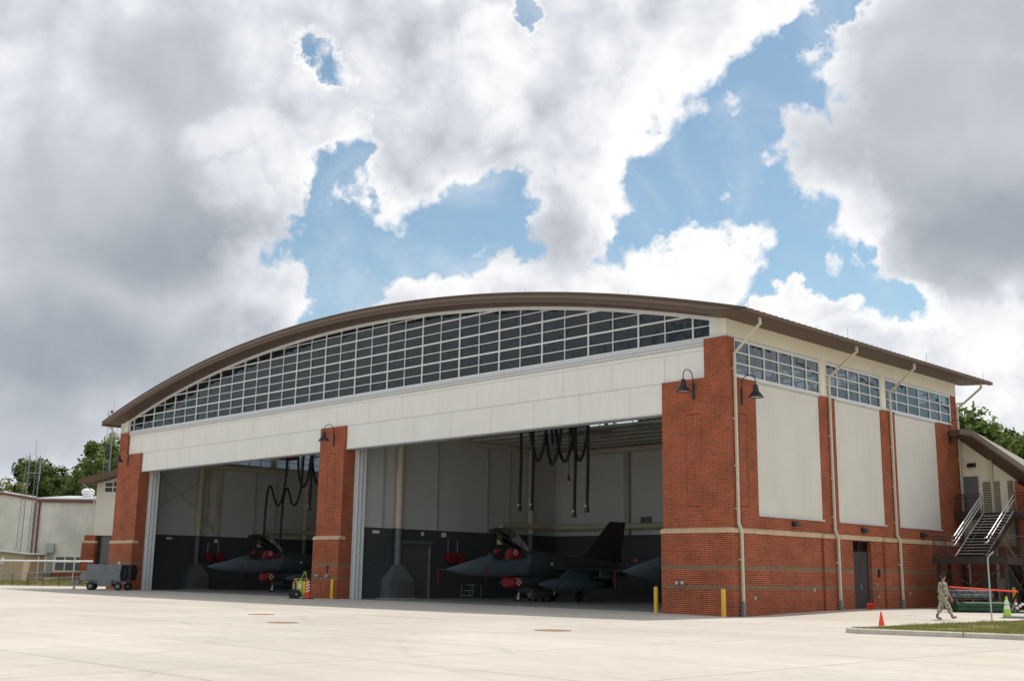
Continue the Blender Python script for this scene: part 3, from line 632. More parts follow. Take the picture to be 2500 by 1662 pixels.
for i in range(41):
    x=-58.7+58.4*i/40; rings.append([(x,.5,arch(x)-.06),(x,.5,arch(x)-.02),(x,23.6,arch(x)-.02),(x,23.6,arch(x)-.06)])
dc.loft(rings); dc.build('roof_deck',M['deck'],H)
for y in (4.6,9.3,14.0,18.6,22.9):
    tt=MB()
    n=18; zb=11.9; X0,X1=-58.3,-.5
    tt.bar((X0,y,zb),(X1,y,zb),.16)
    for i in range(n):
        a=X0+(X1-X0)*i/n; b_=X0+(X1-X0)*(i+1)/n; c_=(a+b_)/2
        tt.bar((a,y,arch(a)-.2),(b_,y,arch(b_)-.2),.16)
        tt.bar((a,y,zb),(c_,y,arch(c_)-.2),.09); tt.bar((c_,y,arch(c_)-.2),(b_,y,zb),.09)
    tt.build('roof_truss',M['steel'],H)
for i in range(24):
    tt=MB(); x=-57+i*2.42; tt.bar((x,.6,arch(x)-.14),(x,23.5,arch(x)-.14),.07,.12); tt.build('roof_purlin',M['steel'],H)
# guide rails of the vertical-lift doors
for X,s in ((-28.45,1),(-55.2,1)):
    g=MB()
    for i,(a,b_) in enumerate(((.9,1.12),(1.2,1.4),(1.48,1.68))):
        g.box(X-.1,X+.1*s+(.02*i),a,b_,0,9.2); g.box(X+.1,X+.16,a+.16,a+.2,0,9.2)
    g.box(X-.1,X+.05,1.12,1.48,0,9.2)
    for k in range(16):
        g.box(X+.1,X+.17,1.28,1.33,.5+k*.55,.62+k*.55)
    g.build('door_guide',M['alu'],H)
for X in (-3.66,-31.03):
    g=MB(); g.box(X-.12,X+.02,.9,2.3,0,9.2); g.build('door_guide',M['alu'],H)
# small fittings on the brick
def fit(name,boxes,m):
    one(name,m,*boxes)
fit('outlet_box',[(-1.72,-1.5,-.17,-.12,.72,.95),(-30.25,-30.05,-.16,-.12,.75,.95)],'brick2')
fit('outlet_box',[(.12,.17,1.48,1.62,.68,.82),(0,.05,6.7,6.85,1.03,1.18),(0,.05,16.4,16.55,.85,1.0),(.0,.05,13.0,13.1,.7,.85)],'galv')
fit('key_box',[(0,.06,13.1,13.27,1.75,2.15),(-29.55,-29.38,-.17,-.12,1.6,2.0)],'black'); fit('intercom',[(0,.05,12.85,12.97,1.3,1.48)],'galv')
for x in (-2.72,-2.42,-30.35,-29.3):
    b=MB(); b.lathe([(.045,-.34),(.085,-.33),(.085,-.2),(.06,-.19),(.06,-.12)],(x,0,1.36),12,'y'); b.build('hose_coupling',M['galv'],H,smooth=True)
# rooftop pieces
def vent(x,y,h,r,flat=True):
    z=rtop(x)-.02; b=MB(); b.lathe([(r,0),(r,h*.75),(r*1.0,h*.75)],(x,y,z),12); b.lathe([(r*1.9,h*.72),(r*2.1,h*.86),(r*1.2,h),(.01,h)],(x,y,z),12); b.lathe([(r*1.8,0),(r*1.1,.1)],(x,y,z),12)
    b.build('roof_vent',M['white'],H,smooth=True)
vent(-8.2,10,1.25,.11); 
# ================================================================ fixtures on the hangar
def make_lamp():
    o=empty('wall_lamp',(0,0,0)); o['_o']=(0,0,0)
    # local frame: wall plane y=0, lamp hangs towards -y
    a=MB(); pts=[(0,-.045,-.45),(0,-.05,.0),(0,-.06,.28)]
    for i in range(11):
        t=math.pi*i/10; pts.append((0,-.06-.36*(1-math.cos(t)),.38+.34*math.sin(t)))
    pts.append((0,-.78,.22)); a.tube(pts,.022,8); a.build('gooseneck_arm',M['black'],o,local=True,smooth=True)
    p=MB(); p.box(-.055,.055,-.06,0,-.62,.12); p.build('mounting_plate',M['black'],o,local=True)
    s=MB(); s.lathe([(.02,.24),(.09,.22),(.11,.17),(.125,.0),(.16,-.1),(.16,-.12),(.23,-.17),(.33,-.31),(.345,-.36),(.335,-.36),(.31,-.30),(.2,-.18),(.02,-.17)],(0,-.78,0),20,cap=False); s.build('lamp_shade',M['black'],o,local=True,smooth=True)
    b=MB(); b.lathe([(.01,-.2),(.26,-.27),(.3,-.325),(.01,-.33)],(0,-.78,0),16,cap=False); b.build('lens',M['lampin'],o,local=True,smooth=True)
    return o
lp0=make_lamp(); G='gooseneck lamps on the brick pillars'
lamps=[((-1.83,0,10.22),0,'black gooseneck lamp on the front face of the right corner pillar'),((0,1.12,9.92),math.pi/2,'black gooseneck lamp on the side face of the corner pillar beside a downpipe'),
 ((-29.55,0,9.95),0,'black gooseneck lamp on the pillar between the two hangar bays'),((-57.25,0,10.25),0,'black gooseneck lamp on the far left pillar of the hangar'),((0,22.55,10.1),math.pi/2,'black gooseneck lamp on the rear end pillar near the outside stairs')]
for i,(p,r,l) in enumerate(lamps):
    if i==0: lp0.location=p; lp0.rotation_euler=(0,0,r); tag(lp0,l,'lamp',G)
    else: copy_tree(lp0,p,r,l)
wp=MB(); wp.loft([[(-.24,0,-.11),(-.24,-.03,-.11),(-.24,-.08,.06),(-.24,-.02,.13),(-.24,0,.13)],[(-.22,0,-.11),(-.22,-.26,-.11),(-.22,-.2,.02),(-.22,-.06,.13),(-.22,0,.13)],[(.22,0,-.11),(.22,-.26,-.11),(.22,-.2,.02),(.22,-.06,.13),(.22,0,.13)],[(.24,0,-.11),(.24,-.03,-.11),(.24,-.08,.06),(.24,-.02,.13),(.24,0,.13)]])
w0=wp.build('wall_pack_light',M['black'],loc=(0,0,0)); wg='small dark wall lights'
tag(w0,'dark wedge wall light under the first cream panel of the side wall','light',wg)
wpos=[((0,5.25,4.12),math.pi/2,None),((0,11.8,4.08),math.pi/2,'dark wedge wall light above the brown double door'),((0,18.35,4.07),math.pi/2,'dark wedge wall light under the third cream panel beside the stairs'),((.68,23.82,8.25),0,'dark wedge wall light above the grey door at the top of the stairs')]
for i,(p,r,l) in enumerate(wpos):
    o=w0
    if i: o=w0.copy(); col.objects.link(o); o['label']=l
    o.location=p; o.rotation_euler=(0,0,r)
# bollards
def bollard():
    b=MB(); b.lathe([(.10,0),(.10,1.12),(.095,1.16),(.07,1.19),(.01,1.2)],(0,0,0),18,cap=False); return b.build('bollard',M['yellow'],loc=(0,0,0),smooth=True)
bo=bollard(); BG='yellow steel bollards'
for i,(x,y,l) in enumerate([(-4.15,.02,'yellow bollard at the left edge of the right corner pillar'),(.10,-.78,'yellow bollard before the corner of the brick building'),(-28.78,-.2,'yellow bollard before the pillar between the two bays'),(4.45,19.1,'yellow bollard under the outside stairs at the far right')]):
    o=bo if i==0 else bo.copy()
    if i: col.objects.link(o)
    o.location=(x,y,gz(x,y)-.02); tag(o,l,'bollard',BG)
# cones
def cone(h,m,bands=False):
    o=empty('traffic_cone',(0,0,0))
    b=MB(); b.lathe([(.135*h/.7+.01,.03),(.03*h/.7,h-.02),(.022,h)],(0,0,0),20,cap=False); b.build('cone_body',M[m],o,local=True,smooth=True)
    q=MB(); q.box(-.19*h/.7,.19*h/.7,-.19*h/.7,.19*h/.7,0,.035); q.build('cone_base',M[m],o,local=True)
    if bands:
        for a,c in ((.42,.58),(.66,.82)):
            k=MB(); r=lambda t:(.135*h/.7+.01)*(1-t)+(.03*h/.7)*t+.004; k.lathe([(r(a),h*a),(r(c),h*c)],(0,0,0),20,cap=False); k.build('reflective_band',M['white'],o,local=True,smooth=True)
    return o
c1=cone(.56,'orange'); c1.location=(9.46,-4.95,.0); tag(c1,'upright red orange traffic cone near the tip of the grass island','traffic cone','traffic cones')
c2=copy_tree(c1,(.72,10.75,.33),0,'red orange traffic cone lying on its side at the foot of the brown double door'); c2.rotation_euler=(R(82),0,R(55))
c3=cone(.9,'lgreen',True); c3.location=(8.78,7.36,.12); tag(c3,'lime green traffic cone with two white bands beyond the grass','traffic cone','traffic cones')
ps=MB(); ps.prism([(8.55,7.6,.11),(8.75,7.0,.11),(12.5,8.2,.11),(12.3,8.8,.11)],(0,0,.1)); tag(ps.build('parking_stop',M['boot'],loc=(9,7.5,.1)),'long dark rubber wheel stop under the lime green cone','wheel stop')
# delineators
def delin():
    o=empty('delineator',(0,0,0))
    b=MB(); rings=[]
    for z,w_ in ((.05,.17),(.3,.15),(.8,.115),(1.05,.10),(1.1,.075)): rings.append([(w_*math.cos(t)*1.0,w_*math.sin(t)*.55,z) for t in [2*math.pi*k/14 for k in range(14)]])
    b.loft(rings); b.build('post_body',M['orange'],o,local=True,smooth=True)
    h=MB(); rings=[]
    for k in range(13):
        t=math.pi*k/12; rings.append((.055*math.cos(t),0,1.09+.055*math.sin(t)))
    h.tube(rings,.02,6); h.build('grip',M['orange'],o,local=True)
    g=MB(); g.lathe([(.42,0),(.42,.04),(.3,.05),(.01,.05)],(0,0,0),16,cap=False); g.build('rubber_base',M['rub'],o,local=True)
    def rad(z): return .172+(.098-.172)*(z-.05)/1.0+.006
    for k in range(4):
        s=MB(); z0=.36+k*.17
        n=8; R1=[]; 
        for i in range(n+1):
            t=math.pi+math.pi*i/n; za=z0+.13*i/n; 
            R1.append([(rad(za)*math.cos(t),rad(za)*.56*math.sin(t),za),(rad(za+.07)*math.cos(t),rad(za+.07)*.56*math.sin(t),za+.075)])
        s.loft(R1,closed=False,cap=False); s.build('white_stripe',M['white'],o,local=True,fix=False)
    return o
d1=delin(); d1.location=(-30.1,-2.0,0); d1.rotation_euler=(0,0,R(45)); tag(d1,'orange and white striped post left of the yellow fire extinguisher cart','traffic post','striped posts guarding the extinguisher cart')
copy_tree(d1,(-29.13,-1.72,0),R(50),'orange and white striped post between the extinguisher cart and the brick pillar')
# fire extinguisher cart
e=empty('extinguisher_cart',(-29.5,-2.0,0),R(45)); tag(e,'lime yellow wheeled fire extinguisher between two striped posts','fire extinguisher')
b=MB(); b.lathe([(.02,.22),(.15,.25),(.2,.34),(.2,.95),(.15,1.05),(.05,1.09),(.04,1.16),(.01,1.17)],(0,0,0),18,cap=False); b.build('cylinder_body',M['lime'],e,local=True,smooth=True)
b=MB(); b.lathe([(.015,.2),(.07,.22),(.09,.3),(.09,.95),(.04,1.05),(.01,1.07)],(.24,-.08,0),12,cap=False); b.build('gas_bottle',M['yellow'],e,local=True,smooth=True)
b=MB()
for x in (-.24,.34): b.tube([(x,-.05,.08),(x,-.05,1.17)],.018,6)
b.tube([(-.42,-.05,1.17),(.42,-.05,1.17)],.018,6); b.tube([(-.24,-.05,.55),(.34,-.05,.55)],.015,6); b.tube([(-.3,-.05,.06),(.1,-.3,.03)],.015,6)
b.tube([(0,-.05,1.17),(.2,-.05,1.5)],.016,6); b.tube([(.36,-.05,1.2),(.27,-.05,1.5)],.016,6)
b.tube([(.24+.07*math.cos(t),-.05,1.53+.07*math.sin(t)) for t in [2*math.pi*k/12 for k in range(13)]],.018,6); b.build('cart_frame',M['lime'],e,local=True)
for x,y in ((-.16,-.32),(-.46,.12)):
    b=MB(); b.lathe([(.10,-.05),(.25,-.05),(.27,-.02),(.27,.02),(.25,.05),(.10,.05)],(x,y,.27),22,'y'); wq=b.build('wheel',M['rub'],e,local=True,smooth=True)
    b=MB(); b.lathe([(.05,-.06),(.05,.06)],(x,y,.27),12,'y'); b.build('hub',M['galv'],wq,local=True)
b=MB(); 
for k in range(5): b.tube([(-.42+.10*math.cos(t),.05+.02*k,.75+.3*math.sin(t)) for t in [2*math.pi*i/16 for i in range(17)]],.03,6)
b.build('hose_coil',M['hose'],e,local=True,smooth=True)
b=MB(); b.box(-.07,.07,-.206,-.198,.62,.85); b.build('data_plate',M['white'],e,local=True)
# manhole covers, paint marks
mg='iron manhole covers in the apron'
ml=['rusty manhole cover left of centre on the apron, the farther of two close together','rusty manhole cover left of centre on the apron, the nearer of two close together','brown manhole cover on the apron before the right bay']
for (x,y,r),l in zip(((-9.2,-17.65,.52),(-3.0,-20.84,.52),(4.85,-16.5,.58)),ml):
    b=MB(); b.lathe([(r,0),(r,.006),(r-.05,.008),(r-.07,.004),(.01,.004)],(x,y,0),32,cap=False); o=b.build('manhole_cover',M['rust'],loc=(x,y,0)); tag(o,l,'manhole cover',mg)
pm=mat('faded_yellow_paint',(.66,.50,.30),.8,c2=(.62,.53,.40),vscale=5)
b=MB()
for x,y,l in ((-48.7,-11.8,2.2),(-33.9,-13.2,1.4),(-18.2,-13.7,1.3),(-6.9,-14.2,4.2)): b.prism([(x,y,.004),(x+l,y+.05,.004),(x+l,y+.17,.004),(x,y+.12,.004)],(0,0,.002))
tag(b.build('paint_marks',pm,loc=(-20,-13,0)),kind='structure')
# ================================================================ ground power unit on the left
g=empty('ground_power_unit',(-54.1,-2.4,0),R(45)); tag(g,'grey towed ground power unit with a black hose reel, before the left pillar','generator')
# local x to the right as seen, -y towards the viewer
b=MB(); b.box(-1.42,1.15,-.55,.75,.72,1.9); b.prism([(-1.42,-.55,.72),(-1.95,-.35,.72),(-1.95,-.35,1.15),(-1.42,-.55,1.42)],(0,1.1,0)); b.build('housing',M['gpu'],g,local=True)
b=MB(); b.box(-.55,.5,-.56,.5,.3,.72); b.build('lower_cabinet',M['gpu'],g,local=True)
b=MB(); b.box(-1.3,1.5,-.35,.6,.5,.7); b.tube([(-1.3,0,.5),(-2.3,0,.42),(-2.75,0,.38)],.05,6); b.box(-2.85,-2.7,-.1,.1,.33,.43); b.lathe([(.09,-.04),(.09,.04)],(-2.45,-.05,.12),10,'y'); b.tube([(-2.45,0,.15),(-2.45,0,.75)],.04,6); b.box(-2.3,-2.05,-.15,.15,.45,.75); b.build('chassis',M['boot'],g,local=True)
for x,y in ((-1.05,-.5),(1.0,-.5),(-1.25,.65),(1.35,.65)):
    b=MB(); b.lathe([(.15,-.11),(.28,-.11),(.3,-.07),(.3,.07),(.28,.11),(.15,.11)],(x,y,.3),22,'y'); q=b.build('wheel',M['rub'],g,local=True,smooth=True)
    b=MB(); b.lathe([(.15,-.115),(.1,-.09),(.04,-.1)],(x,y,.3),14,'y'); b.build('rim',M['gpu'],q,local=True,smooth=True)
b=MB()
rr_=random.Random(5)
for k in range(9):
    cx_=1.35+.06*k; zz=1.3+rr_.uniform(-.1,.1); rz=.56-.03*k; b.tube([(cx_+.18*math.cos(t)*(1),-.62+k*.14+.05*math.sin(3*t),zz-.05+rz*math.sin(t)) for t in [2*math.pi*i/20 for i in range(21)]],.065,7)
b.box(1.15,1.9,-.5,.7,.75,1.88); b.tube([(1.9,-.1,1.6),(2.08,-.15,1.45),(2.05,-.1,1.2),(1.92,-.1,1.05)],.03,6); b.tube([(1.9,.1,1.7),(2.12,.05,1.5),(2.1,.1,1.3),(1.95,.1,1.2)],.03,6)
b.build('hose_reel',M['hose'],g,local=True,smooth=True)
b=MB(); b.box(.55,.86,-.575,-.55,1.35,1.68); b.box(-.35,-.25,-.56,-.55,1.0,1.06); b.build('access_panel',M['gpu'],g,local=True)
b=MB(); b.lathe([(.20,-.03),(.22,-.03),(.22,.0)],(-.22,-.55,1.5),20,'y'); b.build('gauge_ring',M['gpu'],g,local=True)
b=MB(); b.lathe([(.24,0),(.26,.03),(.2,.07),(.01,.08)],(-.35,.1,1.9),16,cap=False); b.build('fan_cap',M['black'],g,local=True); b=MB(); b.lathe([(.07,0),(.07,.18),(.05,.22),(.01,.22)],(.75,.1,1.9),12,cap=False); b.build('exhaust_stack',M['white'],g,local=True); b=MB(); b.lathe([(.12,0),(.13,.03),(.01,.06)],(.35,.1,1.9),12,cap=False); b.build('filler_cap',M['black'],g,local=True)
b=MB(); 
for x,z in ((.42,1.8),(-.62,.98),(.46,.98),(-.68,.8),(.0,.9)): b.box(x-.025,x+.025,-.565,-.55,z-.025,z+.025)
b.build('latch',M['galv'],g,local=True)
# ================================================================ fighter jets
def superring(y,zb,zt,w_,n=20,e=2.3,flat=0):
    zc=(zb+zt)/2; h=(zt-zb)/2; P=[]
    for k in range(n):
        t=2*math.pi*k/n; c,s_=math.cos(t),math.sin(t)
        P.append((w_*math.copysign(abs(c)**(2/e),c),y,zc+h*math.copysign(abs(s_)**(2/e),s_)))
    return P
def make_jet():
    j=empty('fighter_jet',(0,0,0))
    b=MB(); st=[(0,1.81,1.85,.02),(.25,1.74,1.93,.09),(.7,1.64,2.07,.20),(1.4,1.55,2.24,.33),(2.1,1.50,2.42,.43),(2.7,1.48,2.60,.48),(3.05,1.47,2.66,.5),(3.5,1.46,2.54,.53),(4.2,1.45,2.5,.56),(5.2,1.44,2.52,.62),(5.75,1.44,2.62,.68)]
    b.loft([superring(*q,n=24,e=2.2) for q in st]); b.build('nose_section',M['jet'],j,local=True,smooth=True)
    b=MB(); st=[(5.75,1.43,2.62,.69),(5.9,1.42,2.98,.72),(6.6,1.38,3.02,.9),(7.6,1.3,2.96,1.05),(9,1.25,2.86,1.18),(10.8,1.28,2.76,1.15),(12.2,1.35,2.64,.98),(13.2,1.45,2.5,.75),(13.6,1.5,2.42,.62)]
    b.loft([superring(*q,n=24,e=2.6) for q in st]); b.build('fuselage',M['jetd'],j,local=True,smooth=True)
    b=MB(); b.loft([superring(13.55,1.5,2.4,.48),superring(14.2,1.56,2.34,.44),superring(14.75,1.62,2.28,.38)],cap=True); b.build('exhaust_nozzle',M['dsteel'],j,local=True,smooth=True)
    b=MB(); b.loft([superring(4.75,.86,1.38,.48,e=2.6),superring(5.3,.80,1.44,.56,e=2.6),superring(6.4,.82,1.6,.6,e=2.6),superring(8,.92,1.7,.66,e=2.6),superring(10,1.1,1.8,.7,e=2.6),superring(11.5,1.3,1.9,.6,e=2.6)]); b.build('air_intake',M['jetd'],j,local=True,smooth=True)
    # red intake cover and its emblem
    b=MB(); b.loft([superring(4.5,.86,1.42,.42,e=2.2),superring(4.66,.80,1.46,.57,e=2.6),superring(5.35,.77,1.47,.60,e=2.6)]); ic_=b.build('intake_cover',M['red'],j,local=True,smooth=True)
    def emblem(c,sx,sz,nrm,par,right=(0,1,0)):
        # white flag patch with a dark red saltire, on a plane with given axes
        c=Vector(c); n=Vector(nrm).normalized(); r_=Vector(right).normalized(); u=n.cross(r_)*-1
        if u.z<0: u=-u
        q=MB(); q.quad(*[c+r_*a*sx+u*k*sz for a,k in ((-1,-1),(1,-1),(1,1),(-1,1))]); o=q.build('flag_patch',M['white'],par,local=True,fix=False)
        q=MB(); c2_=c+n*.006
        for s_ in (1,-1):
            a=c2_-r_*sx-u*sz*s_; e_=c2_+r_*sx+u*sz*s_; d=(e_-a).normalized(); p_=n.cross(d)*.035
            q.quad(a-p_,e_-p_,e_+p_,a+p_); c2_=c2_+n*.004
        q.build('saltire',M['red'],par,local=True,fix=False)
    emblem((.612,4.98,1.12),.17,.15,(1,0,0),ic_)
    q=MB(); q.box(.605,.612,4.7,5.15,1.35,1.375); q.box(.605,.612,5.16,5.3,1.2,1.225); q.build('stencil_line',M['white'],ic_,local=True)
    # cockpit: sill opening, covers, open canopy
    b=MB(); b.loft([superring(3.2,2.3,2.72,.36,n=16),superring(3.35,2.3,2.86,.38,n=16),superring(3.9,2.3,2.78,.40,n=16)]); b.build('glare_shield',M['black'],j,local=True,smooth=True)
    b=MB(); b.loft([superring(3.62,2.75,3.03,.14,n=12),superring(3.85,2.72,3.12,.17,n=12),superring(4.0,2.8,3.08,.12,n=12)]); b.build('sight_cover',M['red'],j,local=True,smooth=True)
    b=MB(); b.loft([superring(4.6,2.45,2.9,.24,n=14,e=3),superring(4.75,2.45,3.1,.28,n=14,e=3),superring(5.15,2.45,3.16,.3,n=14,e=3),superring(5.5,2.45,3.0,.3,n=14,e=3)]); sc_=b.build('seat_cover',M['red'],j,local=True,smooth=True)
    emblem((.315,4.98,2.86),.15,.13,(1,0,.02),sc_)
    q=MB(); q.box(.28,.31,4.85,5.12,3.04,3.06); q.build('stencil_line',M['white'],sc_,local=True)
    # canopy shell in its own frame, then hinged up
    Mx=Matrix.Translation((0,5.95,2.86))@Matrix.Rotation(R(-25),4,'X')@Matrix.Translation((0,-5.95,-2.62))
    b=MB(); rings=[]; n=14
    for i in range(13):
        t=i/12; y=2.95+3.0*t; w_=.02+.43*math.sin(math.pi*min(1,(.06+t*.8)))**.7 if t<.75 else .45-.12*(t-.75); h=.02+.74*math.sin(math.pi*(t*.86+.02))**.75
        rings.append([(w_*math.cos(math.pi*k/n),y,2.62+h*math.sin(math.pi*k/n)) for k in range(n+1)])
    b.loft(rings,closed=False,cap=False); b.xf(Mx); cn=b.build('canopy',M['canopy'],j,local=True,smooth=True,fix=False)
    b=MB(); L_=[r_[0] for r_ in rings]; R_=[r_[-1] for r_ in rings]
    b.tube(L_,.045,6); b.tube(R_,.045,6); b.tube([rings[9][k] for k in range(n+1)],.03,6); b.tube([rings[12][k] for k in range(n+1)],.05,6); b.xf(Mx); b.build('canopy_frame',M['jetd'],cn,local=True)
    # wings
    def slab(poly,th,name,m,dihed=0,z=1.95):
        q=MB(); P=[Vector((x,y,z+dihed*abs(x))) for x,y in poly]
        cxy=sum((Vector((p.x,p.y)) for p in P),Vector((0,0)))/len(P)
        top=[(p.x+(cxy.x-p.x)*.06,p.y+(cxy.y-p.y)*.08,p.z+th/2) for p in P]; bot=[(p.x+(cxy.x-p.x)*.06,p.y+(cxy.y-p.y)*.08,p.z-th/2) for p in P]
        q.loft([bot,[tuple(p) for p in P],top]); return q.build(name,m,j,local=True)
    for s_ in (1,-1):
        slab([(s_*.95,7.3),(s_*4.6,10.2),(s_*4.6,11.35),(s_*.95,12.0)],.13,'wing',M['jetd'])
        slab([(s_*.50,4.9),(s_*.75,6.0),(s_*1.25,7.7),(s_*.9,8.4),(s_*.5,8.0)],.09,'strake',M['jetd'],z=2.0)
        slab([(s_*.75,12.6),(s_*2.75,13.9),(s_*2.75,14.7),(s_*.75,14.9)],.08,'stabilator',M['jetd'],z=1.9)
        q=MB(); q.prism([(s_*.55,11.2,1.35),(s_*.55,12.9,1.42),(s_*.75,12.9,.85),(s_*.75,12.0,.82)],(s_*.04,0,0)); q.build('ventral_fin',M['jetd'],j,local=True)
        q=MB(); q.tube([(s_*4.66,9.5,1.95),(s_*4.66,9.62,1.95),(s_*4.66,12.3,1.95)],[.02,.07,.07],8); q.build('wingtip_rail',M['jet'],j,local=True,smooth=True)
        # drop tank and pylon
        q=MB(); x=s_*1.85; q.lathe([(.01,5.4),(.12,5.65),(.25,6.1),(.35,6.8),(.40,7.7),(.40,8.9),(.33,9.9),(.2,10.6),(.03,11.1)],(x,0,1.05),18,'y',cap=False); dt=q.build('drop_tank',M['jet'],j,local=True,smooth=True)
        q=MB(); q.prism([(x-.05,7.1,1.40),(x-.05,9.5,1.35),(x-.05,10.1,1.92),(x-.05,7.9,1.92)],(.10,0,0)); q.build('pylon',M['jet'],dt,local=True)
        q=MB(); x=s_*3.1; q.box(x-.05,x+.05,9.3,10.9,1.5,1.9); q.tube([(x,8.7,1.48),(x,8.85,1.48),(x,11.5,1.48)],[.02,.065,.065],8); q.build('missile_rail',M['jet'],j,local=True)
        # main gear
        q=MB(); q.lathe([(.12,-.11),(.30,-.11),(.345,-.06),(.345,.06),(.30,.11),(.12,.11)],(s_*1.18,9.4,.345),20,'x'); wq=q.build('main_wheel',M['rub'],j,local=True,smooth=True)
        q=MB(); q.lathe([(.14,-.12),(.05,-.1)],(s_*1.18,9.4,.345),14,'x'); q.build('rim',M['galv'],wq,local=True)
        q=MB(); q.tube([(s_*1.05,9.4,.35),(s_*.6,9.3,1.3)],.05,8); q.tube([(s_*1.05,9.4,.5),(s_*.5,8.6,1.2)],.03,6); q.build('main_strut',M['white'],j,local=True)
    b=MB(); th=.05
    b.prism([(-th,10.3,2.7),(-th,11.2,3.0),(-th,13.35,5.05),(-th,14.75,5.05),(-th,14.3,2.75),(-th,14.5,2.4),(-th,11.2,2.5)],(2*th,0,0)); fn=b.build('tail_fin',M['jetd'],j,local=True)
    for z in (4.28,4.60):
        q=MB(); f=(z-3.0)/2.05; ya=11.2+2.15*f+.03; yb=14.3+.45*((z-2.75)/2.3)-.03
        q.box(-th-.006,th+.006,ya,yb,z-.018,z+.018); q.build('fin_stripe',M['red'],fn,local=True)
    T=Matrix.Translation((th+.008,13.68,4.44))@Matrix(((0,0,1,0),(1,0,0,0),(0,1,0,0),(0,0,0,1)))
    text_mesh('fin_lettering','ALABAMA',.30,M['red'],fn,T,.004)
    # nose gear
    b=MB(); b.lathe([(.08,-.08),(.2,-.08),(.225,-.04),(.225,.04),(.2,.08),(.08,.08)],(0,5.4,.225),20,'x'); wq=b.build('nose_wheel',M['rub'],j,local=True,smooth=True)
    b=MB(); b.lathe([(.12,-.085),(.05,-.07)],(0,5.4,.225),14,'x'); b.lathe([(.12,.085),(.05,.07)],(0,5.4,.225),14,'x'); b.build('rim',M['white'],wq,local=True)
    b=MB(); b.tube([(.12,5.4,.25),(.10,5.45,.85)],.04,8); b.tube([(.1,5.42,.55),(0,6.5,.95)],.025,6); b.tube([(.1,5.42,.35),(.1,5.42,.25),(0,5.4,.22)],.03,6); b.build('nose_strut',M['white'],j,local=True)
    b=MB(); b.box(.3,.33,5.2,6.2,.55,.85); b.build('gear_door',M['jet'],j,local=True)
    b=MB(); b.tube([(0,-.55,1.84),(0,.05,1.83)],.018,6); b.build('pitot_probe',M['jet'],j,local=True)
    b=MB(); b.box(-.006,.006,-.57,-.52,1.0,1.86); b.build('warning_streamer',M['red'],j,local=True); 
    b=MB(); b.box(.46,.50,2.5,2.6,1.75,2.05); b.build('sensor_cover',M['red'],j,local=True); b=MB(); b.box(.49,.5,2.52,2.57,.95,1.75); b.build('warning_streamer',M['red'],j,local=True)
    b=MB(); b.box(.1,.12,7.0,7.05,.4,.95); b.build('warning_streamer',M['red'],j,local=True)
    b=MB(); b.quad((1.02,7.2,2.35),(1.02,7.35,2.3),(1.03,7.35,2.15),(1.03,7.2,2.2)); b.build('access_label',M['white'],j,local=True)
    return j
jt=make_jet(); JG='fighter jets parked in the hangar'
jt.rotation_euler=(0,0,-.07); jt.location=(-20.55,1.72,.012); tag(jt,'grey fighter jet in the right bay with its canopy open and tail fin in view','fighter jet',JG)
copy_tree(jt,(-7.55,1.75,.012),-.07,'grey fighter jet in the right bay half hidden behind the corner pillar')
copy_tree(jt,(-46.95,1.72,.012),-.07,'grey fighter jet in the left bay with its canopy open')
# ================================================================ things inside the bays
def ex_duct(X,yv,ztop,ylen,lab):
    o=empty('exhaust_duct',(X+.45,yv,0)); tag(o,lab,'duct','exhaust ducts with floor hoods')
    b=MB(); pts=[(X+.45,yv,4.38),(X+.45,yv,ztop-.45)]
    for k in range(1,7): t=math.pi/2*k/6; pts.append((X+.45,yv+.45*(1-math.cos(t)),ztop-.45+.45*math.sin(t)))
    pts.append((X+.45,yv+ylen,ztop)); b.tube(pts,.24,14); b.build('upper_duct',M['duct'],o,smooth=True)
    b=MB(); b.tube([(X+.45,yv,1.95),(X+.45,yv,4.38)],.235,14); b.build('lower_duct',M['gse'],o,smooth=True)
    b=MB(); b.loft([[(X+.05,yv-1.0,1.15),(X+.95,yv-1.0,1.15),(X+.95,yv+1.0,1.15),(X+.05,yv+1.0,1.15)],[(X+.25,yv-.24,2.1),(X+.68,yv-.24,2.1),(X+.68,yv+.24,2.1),(X+.25,yv+.24,2.1)]])
    b.box(X+.05,X+.95,yv-1.0,yv+1.0,.03,1.148); h=b.build('hood',M['gse'],o)
    b=MB(); b.box(X+.95,X+.97,yv-.35,yv+.9,.1,1.05); b.build('grille',M['dsteel'],h); b=MB(); b.box(X,X+1.2,yv-1.25,yv+1.1,.012,.05); b.build('hood_curb',M['kerb'],h)
ex_duct(-28.7,4.4,10.4,11.6,'cream exhaust duct with a grey floor hood on the wall of the right bay')
ex_duct(-58.25,6.95,10.25,8.0,'cream exhaust duct with a grey floor hood on the wall of the left bay')
for X,yv,l in ((-28.7,16.45,'tall round cream duct dropping behind the jet in the right bay'),(-58.25,17.6,'tall round cream duct dropping down the back of the left bay')):
    o=empty('drop_duct',(X+.5,yv,2.3)); tag(o,l,'duct','drop ducts at the back of the bays')
    b=MB(); b.tube([(X+.5,yv,4.4),(X+.5,yv,10.4)],.22,14); b.build('upper_duct',M['duct'],o,smooth=True); b=MB(); b.tube([(X+.5,yv,2.4),(X+.5,yv,4.4)],.215,14); b.build('lower_duct',M['gse'],o,smooth=True)
def hduct(pts,l):
    b=MB(); P=[Vector(p) for p in pts]; Q=[P[0]]
    for i in range(1,len(P)-1):
        a=(P[i-1]-P[i]).normalized(); c=(P[i+1]-P[i]).normalized()
        for k in range(7): t=k/6; Q.append(P[i]+a*.5*(1-t)**2+c*.5*t**2)
    Q.append(P[-1]); b.tube(Q,.21,14); o=b.build('horizontal_duct',M['duct'],loc=tuple(P[0]),smooth=True); tag(o,l,'duct','horizontal ducts above the dark wall')
